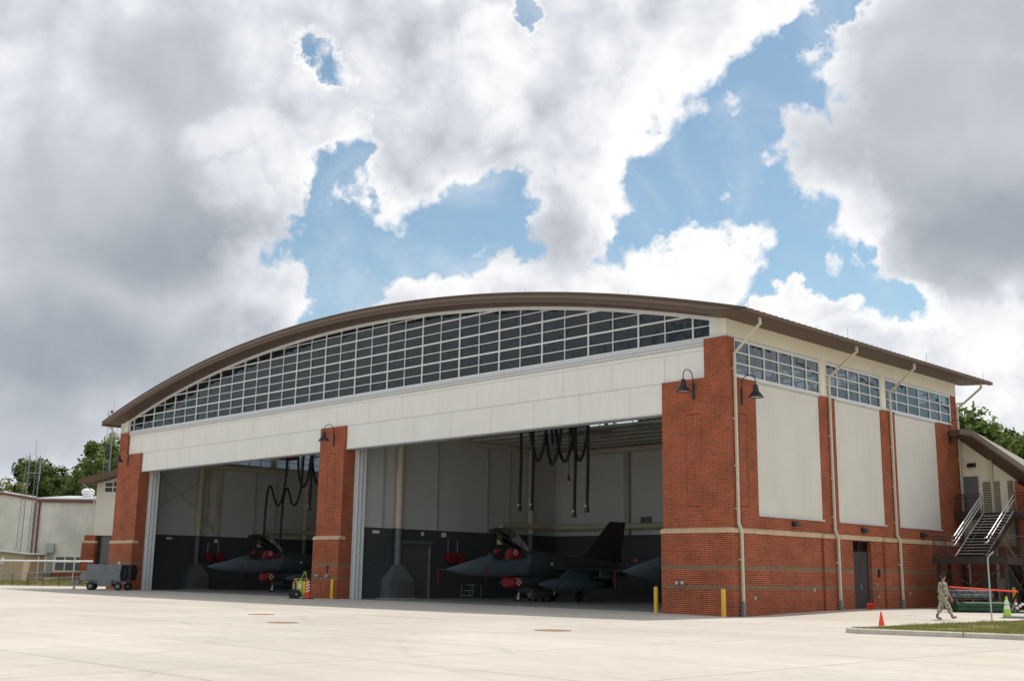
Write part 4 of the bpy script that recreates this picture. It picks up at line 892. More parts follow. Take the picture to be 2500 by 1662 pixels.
hduct([(-28.1,13.3,3.6),(-28.1,13.3,4.95),(-28.1,19.0,4.95),(-.8,19.0,4.95)],'long horizontal cream duct along the back wall of the right bay')
hduct([(-57.7,12.9,3.6),(-57.7,12.9,4.95),(-57.7,19.0,4.95),(-29.5,19.0,4.95)],'horizontal cream duct along the wall of the left bay')
# roller door, reels, signs
rd=empty('roller_door',(-28.66,5.95,0)); tag(rd,'dark roller shutter door in the dividing wall of the right bay','door')
b=MB(); b.box(-28.67,-28.62,4.62,7.3,.012,3.35); b.build('curtain',M['dsteel'],rd); b=MB(); b.tube([(-28.5,4.5,3.52),(-28.5,7.42,3.52)],.17,12); b.build('roll_housing',M['gse'],rd,smooth=True); b=MB(); b.box(-28.67,-28.55,4.5,4.62,.012,3.35); b.box(-28.67,-28.55,7.3,7.42,.012,3.35); b.build('door_track',M['galv'],rd)
def reel(X,y,z,l,g='red hose reels on the bay walls'):
    o=empty('hose_reel',(X,y,z)); tag(o,l,'hose reel',g)
    b=MB(); b.lathe([(.34,-.22),(.36,-.2),(.36,.2),(.34,.22)],(X+.3,y,z),18,'x'); b.build('drum',M['red'],o,smooth=True)
    b=MB(); b.box(X,X+.3,y-.05,y+.05,z-.05,z+.05); b.tube([(X+.05,y,z+.3),(X+.05,y,z+1.2)],.02,6); b.build('bracket',M['galv'],o)
reel(-28.67,9.0,2.6,'red hose reel on the right bay wall, nearer the roller door'); reel(-28.67,9.85,2.6,'red hose reel on the right bay wall, farther from the roller door')
reel(-58.25,8.2,2.65,'red hose reel on the left bay wall, nearer the floor hood'); reel(-58.25,9.2,2.65,'red hose reel on the left bay wall, farther from the floor hood')
sg='small white signs on the bay walls'
for (X,y,z,a,c),l in zip(((-28.66,2.9,4.12,.28,.09),(-28.66,6.75,4.12,.12,.12),(-28.66,8.62,4.12,.2,.15),(-58.24,4.6,4.1,.25,.09),(-58.24,8.95,4.0,.16,.14)),
   ('long white sign at the left end of the right bay wall','tiny white sign over the roller shutter door','square white sign above the red hose reels','white sign on the left bay wall near the door guide','square white sign on the left bay wall above the reels')):
    b=MB(); b.box(X,X+.02,y-a,y+a,z-c,z+c); tag(b.build('wall_sign',M['white'],loc=(X,y,z)),l,'sign',sg)
b=MB(); b.box(-21.3,-20.95,19.52,19.55,2.55,2.8); tag(b.build('exit_sign',mat('pink_sign',(.6,.08,.12),.5),loc=(-21.1,19.5,2.6)),'small pinkish red sign on the dark back wall of the right bay','sign')
b=MB(); b.box(-28.66,-28.6,10.35,10.5,2.0,2.3); tag(b.build('alarm_box',M['red'],loc=(-28.6,10.4,2)),'small red alarm box on the right bay wall','alarm box')
# step stand and grey cart near the jet
s_=empty('step_stand',(-23.3,6.2,.012)); tag(s_,'low metal step stand on the floor left of the jet','step stand')
b=MB()
for dx in (-.5,.5):
    b.tube([(-23.3+dx,5.9,.03),(-23.3+dx,5.9,.95)],.02,6); b.tube([(-23.3+dx,6.6,.03),(-23.3+dx,6.6,.95)],.02,6)
b.tube([(-23.8,5.9,.3),(-22.8,5.9,.3)],.02,6); b.build('frame',M['gse'],s_)
for z,y0 in ((.3,5.8),(.6,6.0),(.93,6.2)): b=MB(); b.box(-23.8,-22.8,y0,y0+.25,z,z+.03); b.build('step',M['gse'],s_)
ca=empty('service_cart',(-20.5,9.4,.012)); tag(ca,'pale grey service cart with rounded ends under the jet','cart')
b=MB(); b.loft([superring(7.6,.35,1.0,.28,n=16,e=3),superring(7.75,.3,1.05,.33,n=16,e=3),superring(9.2,.3,1.05,.33,n=16,e=3),superring(9.35,.35,1.0,.28,n=16,e=3)]); b.v=[(v[0]*.8-20.5,v[1]+.9,v[2]*.9) for v in b.v]; b.build('cart_body',M['gse'],ca,smooth=True)
b=MB(); b.box(-20.75,-20.25,8.7,10.1,.2,.3); b.build('cart_frame',M['dsteel'],ca)
for x in (-20.75,-20.25):
    for y in (8.8,10.0): b=MB(); b.lathe([(.1,-.03),(.1,.03)],(x,y,.115),12,'x'); b.build('wheel',M['rub'],ca)
# ceiling hose booms
def drop(x,y,zt,zb,l):
    o=empty('drop_hose',(x,y,zt)); tag(o,l,'hose','black hoses hanging straight from the ceiling')
    b=MB(); b.tube([(x,y,zt),(x+.03,y,(zt+zb)/2),(x-.05,y,zb+.35)],.095,10); b.build('hose',M['hose'],o,smooth=True)
    b=MB(); b.lathe([(.07,.42),(.11,.3),(.15,.05),(.15,0),(.01,0)],(x-.05,y,zb),12,cap=False); b.build('coupling',M['black'],o,smooth=True); b=MB(); b.box(x-.09,x-.01,y-.14,y-.08,zb+.3,zb+.42); b.build('clamp',M['white'],o)
for x,zb,l in ((-20.9,5.45,'black hose hanging straight in the right bay, first from the left'),(-19.85,5.45,'black hose hanging straight in the right bay, second from the left'),(-16.35,4.95,'longest black hose hanging straight in the right bay'),(-15.35,5.22,'black hose hanging straight in the right bay, farthest right')):
    drop(x,8,11.3,zb,l)
def loops(pts,y,l,r=.095):
    # smooth curve through points (Catmull-Rom)
    P=[Vector((a,y+dy,z)) for a,dy,z in pts]; Q=[]
    for i in range(len(P)-1):
        p0=P[max(i-1,0)]; p1=P[i]; p2=P[i+1]; p3=P[min(i+2,len(P)-1)]
        for k in range(9):
            t=k/9; Q.append(.5*((2*p1)+(p2-p0)*t+(2*p0-5*p1+4*p2-p3)*t*t+(3*p1-p0-3*p2+p3)*t**3))
    Q.append(P[-1]); b=MB(); b.tube(Q,r,9); o=b.build('looped_hose',M['hose'],loc=tuple(P[0]),smooth=True); tag(o,l,'hose','looped black hoses under the ceiling')
loops([(-20.2,0,11.3),(-19.95,0,9.6),(-19.45,0,8.45),(-18.95,.05,9.4),(-18.75,.1,11.2),(-18.5,.1,11.0),(-18.25,.1,9.4)],8,'looped black hose in the right bay, left one')
loops([(-19.1,.3,11.2),(-18.9,.3,9.3),(-18.5,.3,8.2),(-18.0,.35,9.3),(-17.75,.4,11.2)],8,'looped black hose in the right bay with the lowest loop')
loops([(-18.6,.6,11.3),(-18.3,.6,9.4),(-17.75,.6,8.35),(-17.2,.6,9.3),(-16.95,.6,11.2)],8,'looped black hose in the right bay, middle one')
loops([(-17.7,.9,11.3),(-17.35,.9,9.5),(-16.8,.9,8.4),(-16.3,.9,9.4),(-15.95,.9,11.3)],8,'looped black hose in the right bay, right one')
o=empty('pendant_cable',(-16.85,8,11.2)); tag(o,'thin cable with an amber end hanging between the hoses of the right bay','cable'); b=MB(); b.tube([(-16.85,8,11.3),(-16.85,8,7.3)],.025,6); b.build('cable',M['hose'],o); b=MB(); b.tube([(-16.85,8,7.5),(-16.85,8,7.3),(-16.85,8,7.12)],[.03,.08,.08],8); b.build('grip',M['hose'],o); b=MB(); b.tube([(-16.85,8,7.1),(-16.85,8,6.95)],.08,8); b.build('amber_tip',M['amber'],o)
loops([(-49.45,0,4.2),(-49.4,0,6.5),(-49.2,0,7.9),(-48.8,0,8.15),(-48.3,0,7.3),(-47.75,0,6.6),(-47.2,0,7.1),(-46.8,0,8.6),(-46.7,0,11.2)],8,'looped black hose nearest the left of the left bay')
loops([(-47.6,.3,3.1),(-47.5,.3,6.0),(-47.35,.3,7.5),(-47.0,.3,7.95),(-46.6,.3,7.5),(-46.2,.3,6.75),(-45.6,.3,6.75),(-45.1,.3,8.0),(-44.9,.3,11.0)],8,'looped black hose in the middle of the left bay')
loops([(-46.2,.6,11.2),(-45.9,.6,9.0),(-45.3,.6,8.05),(-44.7,.6,8.6),(-44.2,.6,11.2)],8,'looped black hose high in the left bay, left loop')
loops([(-45.0,.9,11.2),(-44.3,.9,9.0),(-43.8,.9,8.2),(-43.3,.9,8.8),(-42.9,.9,11.2)],8,'looped black hose high in the left bay, right loop')
drop(-43.65,8.2,11.2,6.1,'black hose hanging straight in the left bay'); 
for x0,x1,l,c in ((-21.5,-14.6,'dark steel boom carrying the hoses of the right bay',0),(-50,-42.3,'dark steel boom with a red box carrying the hoses of the left bay',1)):
    o=empty('hose_boom',((x0+x1)/2,8.4,11.3)); tag(o,l,'hose boom','ceiling hose booms')
    b=MB(); b.bar((x0,8.4,11.35),(x1,8.4,11.35),.22,.2); b.bar((x0+.5,8.4,11.45),(x0+.5,8.4,13),.12); b.bar((x1-.5,8.4,11.45),(x1-.5,8.4,13),.12); b.build('boom_beam',M['dsteel'],o)
    b=MB(); 
    if c: b.box(-47.9,-46.7,7.9,8.9,10.2,11.3)
    else: b.box(-20.4,-19.8,8.1,8.7,11.45,11.9)
    b.build('drive_box',M['red'] if c else M['dsteel'],o)
hg='radiant heaters under the roof'
for (a,b_),l in zip((((-12.5,13.2,10.3),(-4,17.2,10.3)),((-14,10.6,10.3),(-6,11.0,10.3)),((-22,10.8,10.3),(-17,12.2,10.3))),('shiny tube heater under the roof at the right back of the right bay','shiny tube heater under the roof near the middle of the right bay','shiny tube heater under the roof behind the hoses')):
    q=MB(); d=(Vector(b_)-Vector(a)).normalized(); n_=Vector((-d.y,d.x,0)); A,B=Vector(a),Vector(b_)
    q.prism([A-n_*.3,A-n_*.1+Vector((0,0,.2)),A+n_*.1+Vector((0,0,.2)),A+n_*.3,A+n_*.08+Vector((0,0,.16)),A-n_*.08+Vector((0,0,.16))],B-A)
    o=q.build('radiant_heater',M['galv'],loc=a); tag(o,l,'heater',hg)
# ================================================================ rear annex and outside stairs on the right
A=empty('rear_annex',(3,24,0)); tag(A,'cream and brick rear annex with a steep bronze roof behind the stairs','building')
def ap(name,m,*b,parent=None):
    o=MB(); [o.box(*q) for q in b]; return o.build(name,M[m],parent or A)
b=MB(); b.prism([(.03,23.9,3.78),(3.3,23.9,3.78),(3.3,23.9,7.15),(.03,23.9,9.78)],(0,.3,0)); b.build('cream_wall',M['stucco'],A)
ap('brick_wall','brick',(.03,3.3,23.86,24.2,-.1,3.56)); ap('stone_band','stone',(.02,3.3,23.8,24.2,3.56,3.77))
b=MB(); b.prism([(3.301,23.2,-.1),(9.5,23.2,-.1),(9.5,23.2,2.3),(3.301,23.2,7.2)],(0,9,0)); b.build('brick_tower',M['brick'],A)
ap('tower_panel','panel2',(3.75,4.35,23.14,23.21,3.9,4.9),(4.5,5.1,23.14,23.21,3.9,4.7))
ob=[(.1,9.85),(.75,9.85),(1.42,9.72),(9.5,3.3)]; ot=[(.1,10.22),(.75,10.22),(1.42,10.12),(9.5,3.75)]; iw_=[(.03,9.8),(.7,9.26),(1.3,8.77),(9.5,2.2)]
b=MB(); b.loft([[(o_[0],22.3,o_[1]),(t_[0],22.3,t_[1]),(t_[0],40,t_[1]-2.75),(i_[0],24.3,i_[1]),(i_[0],23.88,i_[1])] for o_,t_,i_ in zip(ob,ot,iw_)]); b.build('roof',M['roof2'],A)
b=MB(); b.loft([[(t_[0],22.27,t_[1]-.3),(t_[0],22.27,t_[1]+.03),(t_[0],40,t_[1]-2.65),(t_[0],40,t_[1]-2.72),(t_[0],22.33,t_[1]-.1)] for t_ in ot[1:]]); b.build('roof_edge',M['roofgrey'],A)
do=ap('upper_door','doorg',(.12,.98,23.84,23.9,5.42,7.62)); ap('frame','flash',(.06,.12,23.83,23.9,5.42,7.7),(.98,1.04,23.83,23.9,5.42,7.62),parent=do)
for x0,x1 in ((1.2,2.2),(2.62,2.95)):
    lv=ap('louvre','tan',(x0,x1,23.86,23.9,5.4,7.3)); q=MB()
    for k in range(19): z=5.45+k*.1; q.prism([(x0+.03,23.855,z),(x0+.03,23.81,z-.035),(x0+.03,23.8,z-.01),(x0+.03,23.85,z+.025)],(x1-x0-.06,0,0))
    q.build('slats',M['tan'],lv); ap('gap_shade','black',(x0+.02,x1-.02,23.853,23.859,5.44,7.26),parent=lv)  # black sheet behind the slats stands for the shade in their gaps
ap('grey_door','gse',(2.2,3.1,23.78,23.86,.15,2.4)); b=MB(); b.box(1.75,1.88,23.7,23.82,.1,9.2); b.build('downpipe',M['pipe'],A)
S=empty('outside_stairs',(3,19,.15)); tag(S,'dark bronze steel outside stairs with bright handrails and two landings','stairs')
def sp(name,m,*b,bars=(),tubes=(),parent=None):
    o=MB(); [o.box(*q) for q in b]; [o.bar(*q) for q in bars]; [o.tube(*q) for q in tubes]; return o.build(name,M[m],parent or S)
sp('upper_landing','stair',(.2,6.5,22.5,23.78,5.32,5.4),(.2,6.5,22.42,22.5,5.05,5.42),(.2,.28,22.5,23.78,5.05,5.32))
sp('lower_landing','stair',(1.25,5.05,16.95,18.5,2.78,2.86),(1.25,5.05,16.88,16.95,2.48,2.88),(1.18,1.25,16.88,18.5,2.48,2.88),(5.05,5.12,16.88,20.2,2.48,2.88),(3.65,5.05,18.5,20.2,2.78,2.86))
for x in (1.78,3.42): sp('stringer','stair',bars=(((x,22.5,5.28),(x,18.5,2.78),.06,.32),)); sp('stringer_highlight','rail',bars=(((x-.0,22.4,5.43),(x,18.4,2.93),.05,.035),))  # bright strip paints the highlight along the top edge of each stringer
b=MB(); b.prism([(1.82,22.5,5.06),(3.38,22.5,5.06),(3.38,18.45,2.53),(1.82,18.45,2.53)],(0,.02,-.03)); b.build('flight_backing',M['stair'],S)  # dark sheet added beneath the treads so the flight looks solid
for k in range(14):
    t=(k+.5)/14; y=22.5-4.0*t; z=5.4-2.5*(k+1)/15; o=sp('tread','stair',(1.82,3.38,y-.16,y+.14,z-.03,z)); sp('nosing','rail',(1.82,3.38,y-.172,y-.161,z-.03,z+.002),parent=o)
for x,lst in ((1.72,(.62,.86,1.08)),(3.48,(.72,.98))):
    for h in lst: sp('handrail','rail',tubes=(([(x,22.5,5.4+h),(x,18.45,2.88+h),(x,18.2,2.88+h)],.034,6),))
    sp('rail_post','stair',tubes=tuple(([(x,22.5-4.0*t,5.35-2.5*t),(x,22.5-4.0*t,5.4-2.5*t+lst[-1])],.022,6) for t in (.02,.35,.68,.98)))
def guard(p,q,h=1.07,n=None,low=.1,parent=S):
    p,q=Vector(p),Vector(q); L_=(q-p).length; n=n or max(2,int(L_/.13)); o=MB()
    up=Vector((0,0,1)); o.tube([p+up*h,q+up*h],.024,6); o.tube([p+up*(h-.17),q+up*(h-.17)],.018,6); o.tube([p+up*low,q+up*low],.018,6)
    for k in range(n+1):
        a=p+(q-p)*k/n; big=k in(0,n); o.tube([a+up*(0 if big else low),a+up*(h if big else h-.17)],.024 if big else .009,5)
    o.build('guardrail',M['stair'],S)
guard((.22,22.5,5.4),(1.68,22.5,5.4)); guard((3.52,22.5,5.4),(6.4,22.5,5.4)); guard((.22,22.55,5.4),(.22,23.7,5.4))
guard((1.25,16.95,2.86),(5.05,16.95,2.86)); guard((1.25,17.0,2.86),(1.25,18.45,2.86)); guard((5.05,17.0,2.86),(5.05,20.2,2.86)); guard((3.62,18.5,2.86),(3.62,20.2,2.86))
guard((.3,23.7,2.9),(.3,23.75,2.9),n=1)
for x in (3.7,5.0): sp('stringer','stair',bars=(((x,20.2,2.78),(x,24.4,.3),.06,.3),))
for k in range(12): t=(k+.5)/12; y=20.2+4.0*t; z=2.86-2.5*(k+1)/13; sp('tread','stair',(3.74,4.96,y-.14,y+.14,z-.03,z))
for x in (3.62,5.08): sp('handrail','rail',tubes=(([(x,20.2,3.9),(x,24.3,1.35)],.024,6),)); 
for (x,y,z) in ((1.4,17.05,2.5),(4.95,17.05,2.5),(1.4,18.4,2.5),(4.95,20.1,2.5),(3.7,18.4,2.5),(.35,22.6,5.05),(3.5,22.6,5.05),(6.3,22.6,5.05),(5.0,22.5,2.5)): sp('column','stair',(x-.075,x+.075,y-.075,y+.075,.1,z))
for a,c in (((1.4,17.05,.3),(4.95,17.05,2.4)),((1.4,17.12,2.4),(4.95,17.12,.3)),((1.4,17.05,.3),(1.4,18.4,2.4)),((4.95,17.2,.3),(4.95,20.1,2.4)),((4.99,17.2,2.4),(4.99,20.1,.3))): sp('brace','stair',bars=((a,c,.08,.08),))
b=MB(); b.prism([(5.25,19.0,.1),(5.25,23.0,.1),(5.25,23.0,1.9),(5.25,19.0,1.9)],(.04,0,0)); b.build('screen_panel',M['roof2'],S)
for (x,y,z,m_,l) in ((2.0,23.5,1.5,'galv','white faced utility box under the stairs'),(1.2,23.5,1.55,'gse','grey utility box under the stairs')):
    b=MB(); b.box(x-.22,x+.22,y,y+.3,z-.3,z+.3); b.tube([(x,y+.15,0),(x,y+.15,z)],.03,6); tag(b.build('utility_box',M[m_],loc=(x,y,z)),l,'utility box')
# ---- stored materials on the slab
PR=empty('mesh_bundle',dl(22.4,55.3,.15),R(45.15+3)); tag(PR,'low green bundle of coiled wire mesh lying on the slab','mesh bundle')
PR['_o']=(0,0,0)
b=MB()
for j in range(3):
    for i in range(2): b.tube([(-1.35,-.35+j*.36,.18+i*.2),(1.2,-.35+j*.36,.18+i*.2)],.14,10)
b.build('coiled_mesh',M['green'],PR,local=True,smooth=True); b=MB()
for x in (-1.1,0,1.0): b.box(x-.06,x+.06,-.5,.5,0,.05)
b.build('bearer',M['dsteel'],PR,local=True)
b=MB(); b.box(1.2,1.9,-.5,.4,.02,.1); b.tube([(1.3,-.3,.1),(1.7,.0,.45)],.06,6); b.tube([(1.6,-.4,.1),(1.45,.2,.5)],.05,6); b.build('loose_pieces',M['green'],PR,local=True); b=MB(); [b.box(x-.05,x+.05,-.45,-.35,z,z+.12) for x,z in ((1.5,.4),(1.7,.3),(1.55,.2),(1.82,.38))]; b.build('white_tag',M['white'],PR,local=True)
PB=empty('black_roll_stack',dl(21.9,55.5,.72),R(45.15+3)); PB['_o']=(0,0,0); tag(PB,'stack of black corrugated pipes on a pallet above the green mesh','pipe stack')
b=MB()
for j in range(4):
    for i in range(2): b.tube([(-1.0,-.4+j*.24+.1*i,.2+i*.17),(1.0,-.4+j*.24+.1*i,.2+i*.17)],.12,9)
b.build('pipes',M['black_roll'],PB,local=True,smooth=True); b=MB(); b.box(-1.0,1.0,-.5,.5,.05,.08); [b.box(x-.06,x+.06,-.5,.5,-.05,.05) for x in (-.8,0,.8)]; b.build('pallet',M['bark'],PB,local=True)
b=MB(); b.tube([dl(20.9,55.2,1.33),dl(23.8,54.4,1.17)],.04,10); tag(b.build('orange_pole',M['orange'],loc=dl(22,55,1.3)),'long orange pole laid across the stacked pipes','pole')
b=MB(); b.tube([(9.2,4.75,0),(9.2,4.75,2.55)],.034,8); b.tube([(9.2,4.75,2.53),(9.25,4.8,2.66),(9.4,4.9,2.82)],.035,8); tag(b.build('sign_post',M['galv'],loc=(9.2,4.75,0)),'slim grey post standing on the slab just behind the grass island','post')
# ================================================================ left background (local x = across, y = away)
RZ=R(45.15)
W=empty('left_wing',dl(-42,118),RZ); W['_o']=(0,0,0); tag(W,'cream and brick wing with a sloping bronze roof behind the far left pillar','building')
def wl(name,m,*b,parent=None):
    o=MB(); [o.box(*q) for q in b]; return o.build(name,M[m],parent or W,local=True)
wl('brick_pillar','brick2',(-1.95,-.85,0,6,-.1,4.9),(-2.1,-.8,-.15,6,-.1,4.1)); wl('stone_band','stone',(-2.15,-.75,-.2,6,4.1,4.35))
wl('cream_wall','panel2',(-1.2,6,.3,10,4.9,10.2)); wl('grey_door','doorg',(-.35,.9,.6,.8,-.1,4.9)); wl('door_recess_shade','black',(-.85,-.35,.7,1,-.1,4.9)); wl('rear_wall','brick2',(.9,6,.3,6,-.1,4.9))  # the black box paints the shade of the set-back doorway
b=MB(); b.prism([(-2.6,-1.6,10.15),(-2.3,-1.6,10.55),(6,-1.6,13.0),(6,-1.6,12.3),(-1.2,-1.6,10.2)],(0,14,0)); b.build('roof',M['roof2'],W,local=True)
b=MB(); b.prism([(-1.2,.3,10.2),(6,.3,10.2),(6,.3,12.5)],(0,.3,0)); b.build('gable_infill',M['panel2'],W,local=True)
o=wl('clerestory_window','alu',(-.42,6,.2,.28,9.25,10.45)); wl('pane','jetd',(-.3,.45,.18,.2,9.35,9.8),(.55,1.5,.18,.2,9.35,9.8),(-.3,.45,.18,.2,9.9,10.3),(.55,1.5,.18,.2,9.9,10.4),parent=o)
b=MB(); b.tube([(-2.2,-1.2,10.1),(-1.35,.2,9.2),(-1.35,.2,5)],.06,6); b.build('downpipe',M['pipe'],W,local=True)
B=empty('metal_building',dl(-53.2,128,.3),RZ); B['_o']=(0,0,0); tag(B,'cream ribbed metal building with maroon trim beyond the fence on the left','building')
def bl(name,m,*b,parent=None):
    o=MB(); [o.box(*q) for q in b]; return o.build(name,M[m] if isinstance(m,str) else m,parent or B,local=True)
bl('side_wall','metalw',(0,12,.0,14,.8,8.55)); bl('base_course','brick2',(0.02,12,-.06,14,-.4,.8))
b=MB(); b.prism([(-14,.6,-.4),(-.05,.6,-.4),(-.05,.6,8.6),(-4.3,.6,9.35),(-14,.6,7.4)],(0,10,0)); b.build('gable_wall',M['metalw'],B,local=True)
b=MB()
for k in range(70): x=.1+k*.17; b.box(x,x+.03,-.03,.01,.8,8.5)
for k in range(60): x=-.3-k*.2; b.box(x-.03,x,.57,.61,-.3,8.3)
b.build('sheet_ribs',M['metalw'],B,local=True)
b=MB(); b.prism([(-14.4,.3,7.45),(-4.3,.3,9.5),(.3,.3,8.7),(.3,.3,8.5),(-4.3,.3,9.28),(-14.4,.3,7.2)],(0,.35,0)); b.box(-.1,12.3,-.35,0,8.45,8.75); b.build('roof_trim',M['redtrim'],B,local=True)
b=MB(); b.prism([(-.1,-.3,8.76),(12.3,-.3,8.76),(12.3,9,9.6),(-.1,9,9.6)],(0,0,.15)); b.prism([(-14.4,.65,7.5),(-4.3,.65,9.55),(-4.3,10,9.55),(-14.4,10,7.5)],(0,0,.1)); b.build('roof',M['flash'],B,local=True)
for x in (-.42,.25): bl('downpipe','redtrim',(x-.09,x+.09,-.2 if x>0 else .35,-.05 if x>0 else .55,-.2,8.5))
wn_=bl('window_band','panel',(2.45,9.5,-.06,.0,.85,2.6)); 
for k in range(7):
    x=2.6+k*1.1; bl('pane','dsteel',(x,x+.95,-.08,-.061,1.95,2.45),(x,x+.95,-.08,-.061,1.0,1.85),parent=wn_)
eb=bl('meter_box','galv',(1.4,2.35,-.35,-.05,2.9,3.9)); bl('conduits','galv',*[(1.55+k*.2,1.62+k*.2,-.2,-.1,.2,2.9) for k in range(4)],parent=eb)
b=MB(); b.lathe([(.55,0),(.55,.45),(.75,.6),(.7,.95),(.4,1.15),(.02,1.2)],(4.2,3.5,9.1),16,cap=False); b.build('roof_ventilator',M['white'],B,local=True,smooth=True)
bl('wall_louvre','redtrim',*[(-6.2,-5.2,.5,.58,3.8+k*.25,3.9+k*.25) for k in range(6)])
SH=empty('tan_shed',dl(-50,112,.1),RZ); SH['_o']=(0,0,0); tag(SH,'low tan shed with pale horizontal bands at the left edge','shed')
def sh(name,m,*b):
    o=MB(); [o.box(*q) for q in b]; return o.build(name,M[m],SH,local=True)
sh('wall','tanw',(-6,2.6,0,5,0,2.75)); b=MB(); b.prism([(-6.3,-.3,3.6),(2.8,-.3,2.75),(2.8,-.3,2.65),(-6.3,-.3,3.5)],(0,6,0)); b.build('roof',M['boot'],SH,local=True)
b=MB(); b.prism([(-6,0,2.75),(2.6,0,2.75),(-6,0,3.5)],(0,5,0)); b.build('gable',M['tanw'],SH,local=True)
for k in range(8): sh('pale_band','metalw',(-6,.7-(k*37%5)*.25,-.04,.0,.3+k*.3,.42+k*.3))  # pale strips of varied length across the shed wall
# rail barrier, fence and towers
BR=empty('pipe_barrier',dl(-42,103),RZ); BR['_o']=(0,0,0); tag(BR,'long white horizontal pipe on slim grey posts before the metal building','barrier')
b=MB(); b.tube([(-9,0,2.12),(4.6,0,2.2)],.07,8); b.build('pipe_rail',M['white'],BR,local=True)
for x in (-.3,2.9): b=MB(); b.tube([(x,0.05,0),(x,0.05,2.6)],.04,6); b.build('post',M['galv'],BR,local=True)
b=MB(); b.lathe([(.02,-.02),(.36,-.02),(.36,.02),(.02,.02)],dl(-48.6,110,2.15),20,'y'); tag(b.build('round_sign',M['flash'],loc=dl(-48.6,110,2.15)),'round pale disc at the left edge above the shed','sign')
b=MB(); b.tube([dl(-48.6,110.1,0),dl(-48.6,110.1,2.2)],.03,6); tag(b.build('sign_pole',M['galv'],loc=dl(-48.6,110.1,0)),'thin pole under the round pale disc at the left edge','pole')
F=empty('pipe_fence',dl(-42,101.3),RZ); F['_o']=(0,0,0); tag(F,'dark two rail pipe fence along the grass on the left','fence')
for z0 in (.95,.5): b=MB(); b.tube([(-5,0,z0),(4.4,.6,z0+.35),(5.4,.3,z0+.3)],.03,6); b.build('rail',M['boot'],F,local=True)
for k in range(8): x=-4.4+k*1.33; b=MB(); b.tube([(x,.06*k,-.05),(x,.06*k,1.0+.04*k)],.032,6); b.build('fence_post',M['black'],F,local=True)
def tower(lat,dep,h,w0,w1,l,extra):
    o=empty('lattice_tower',dl(lat,dep),RZ); o['_o']=(0,0,0); tag(o,l,'radio tower','lattice radio towers')
    b=MB(); n=int(h/.9)
    for dx in (-.62,.62) if extra==2 else (0,):
        C_=[(-1,-1),(1,-1),(0,1)]; 
        def P(k,i): f=k/n; w=w0+(w1-w0)*f; return Vector((dx*(1-.15*f)+C_[i][0]*w/2,C_[i][1]*w/2,h*f))
        for i in range(3): b.bar(P(0,i),P(n,i),.04,.04)
        for k in range(n):
            for i in range(3): b.bar(P(k,i),P(k+1,(i+1)%3),.018,.018); b.bar(P(k,i),P(k,(i+1)%3),.016,.016)
    b.build('lattice',M['boot'],o,local=True)
    b=MB(); b.tube([(.1,0,h),(.1,0,h+1.6)],.03,5); b.tube([(-.7,0,h*.86),(.9,0,h*.86)],.03,5); b.tube([(.75,0,h*.8),(.75,0,h*.95)],.04,5); b.tube([(-.5,0,h*.93),(-.5,0,h*1.02)],.035,5); b.build('antenna',M['galv'],o,local=True)
    return o
tower(-49.9,118,13.0,.55,.4,'pair of slim lattice masts standing before the metal building',2)
t=tower(-50.0,140,20.5,1.25,.65,'tall lattice tower with a red light rising behind the left roof tip',1)
b=MB(); b.lathe([(.1,0),(.16,.1),(.12,.35),(.02,.4)],(-.1,0,20.5),8); b.build('red_light',M['red'],t,local=True)
# obstruction light and rods on the hangar roof
def rod(x,y,h=.7):
    b=MB(); z=rtop(x); b.tube([(x,y,z-.02),(x,y,z+h)],.008,5); b.build('lightning_rod',M['dsteel'],H)
for x,y in ((1.7,-.7),(1.7,8.0),(1.7,16.5),(1.7,23.8)): rod(x,y,.55)
for x in (-5,-12,-19,-27,-36,-46): rod(x,-.8,.3)
vent(-15.0,10,.95,.06); vent(-18.9,10,1.0,.09); vent(-23.3,6,.55,.09)
b=MB(); z=rtop(-42.1); b.lathe([(.07,-.05),(.07,.45),(.12,.45),(.12,.75),(.02,.8)],(-42.1,4,z),10); ol=b.build('obstruction_light',M['red'],H); b=MB(); b.lathe([(.075,.0),(.075,.4)],(-42.1,4,z),10,cap=False); b.build('light_stem',M['yellow'],ol)
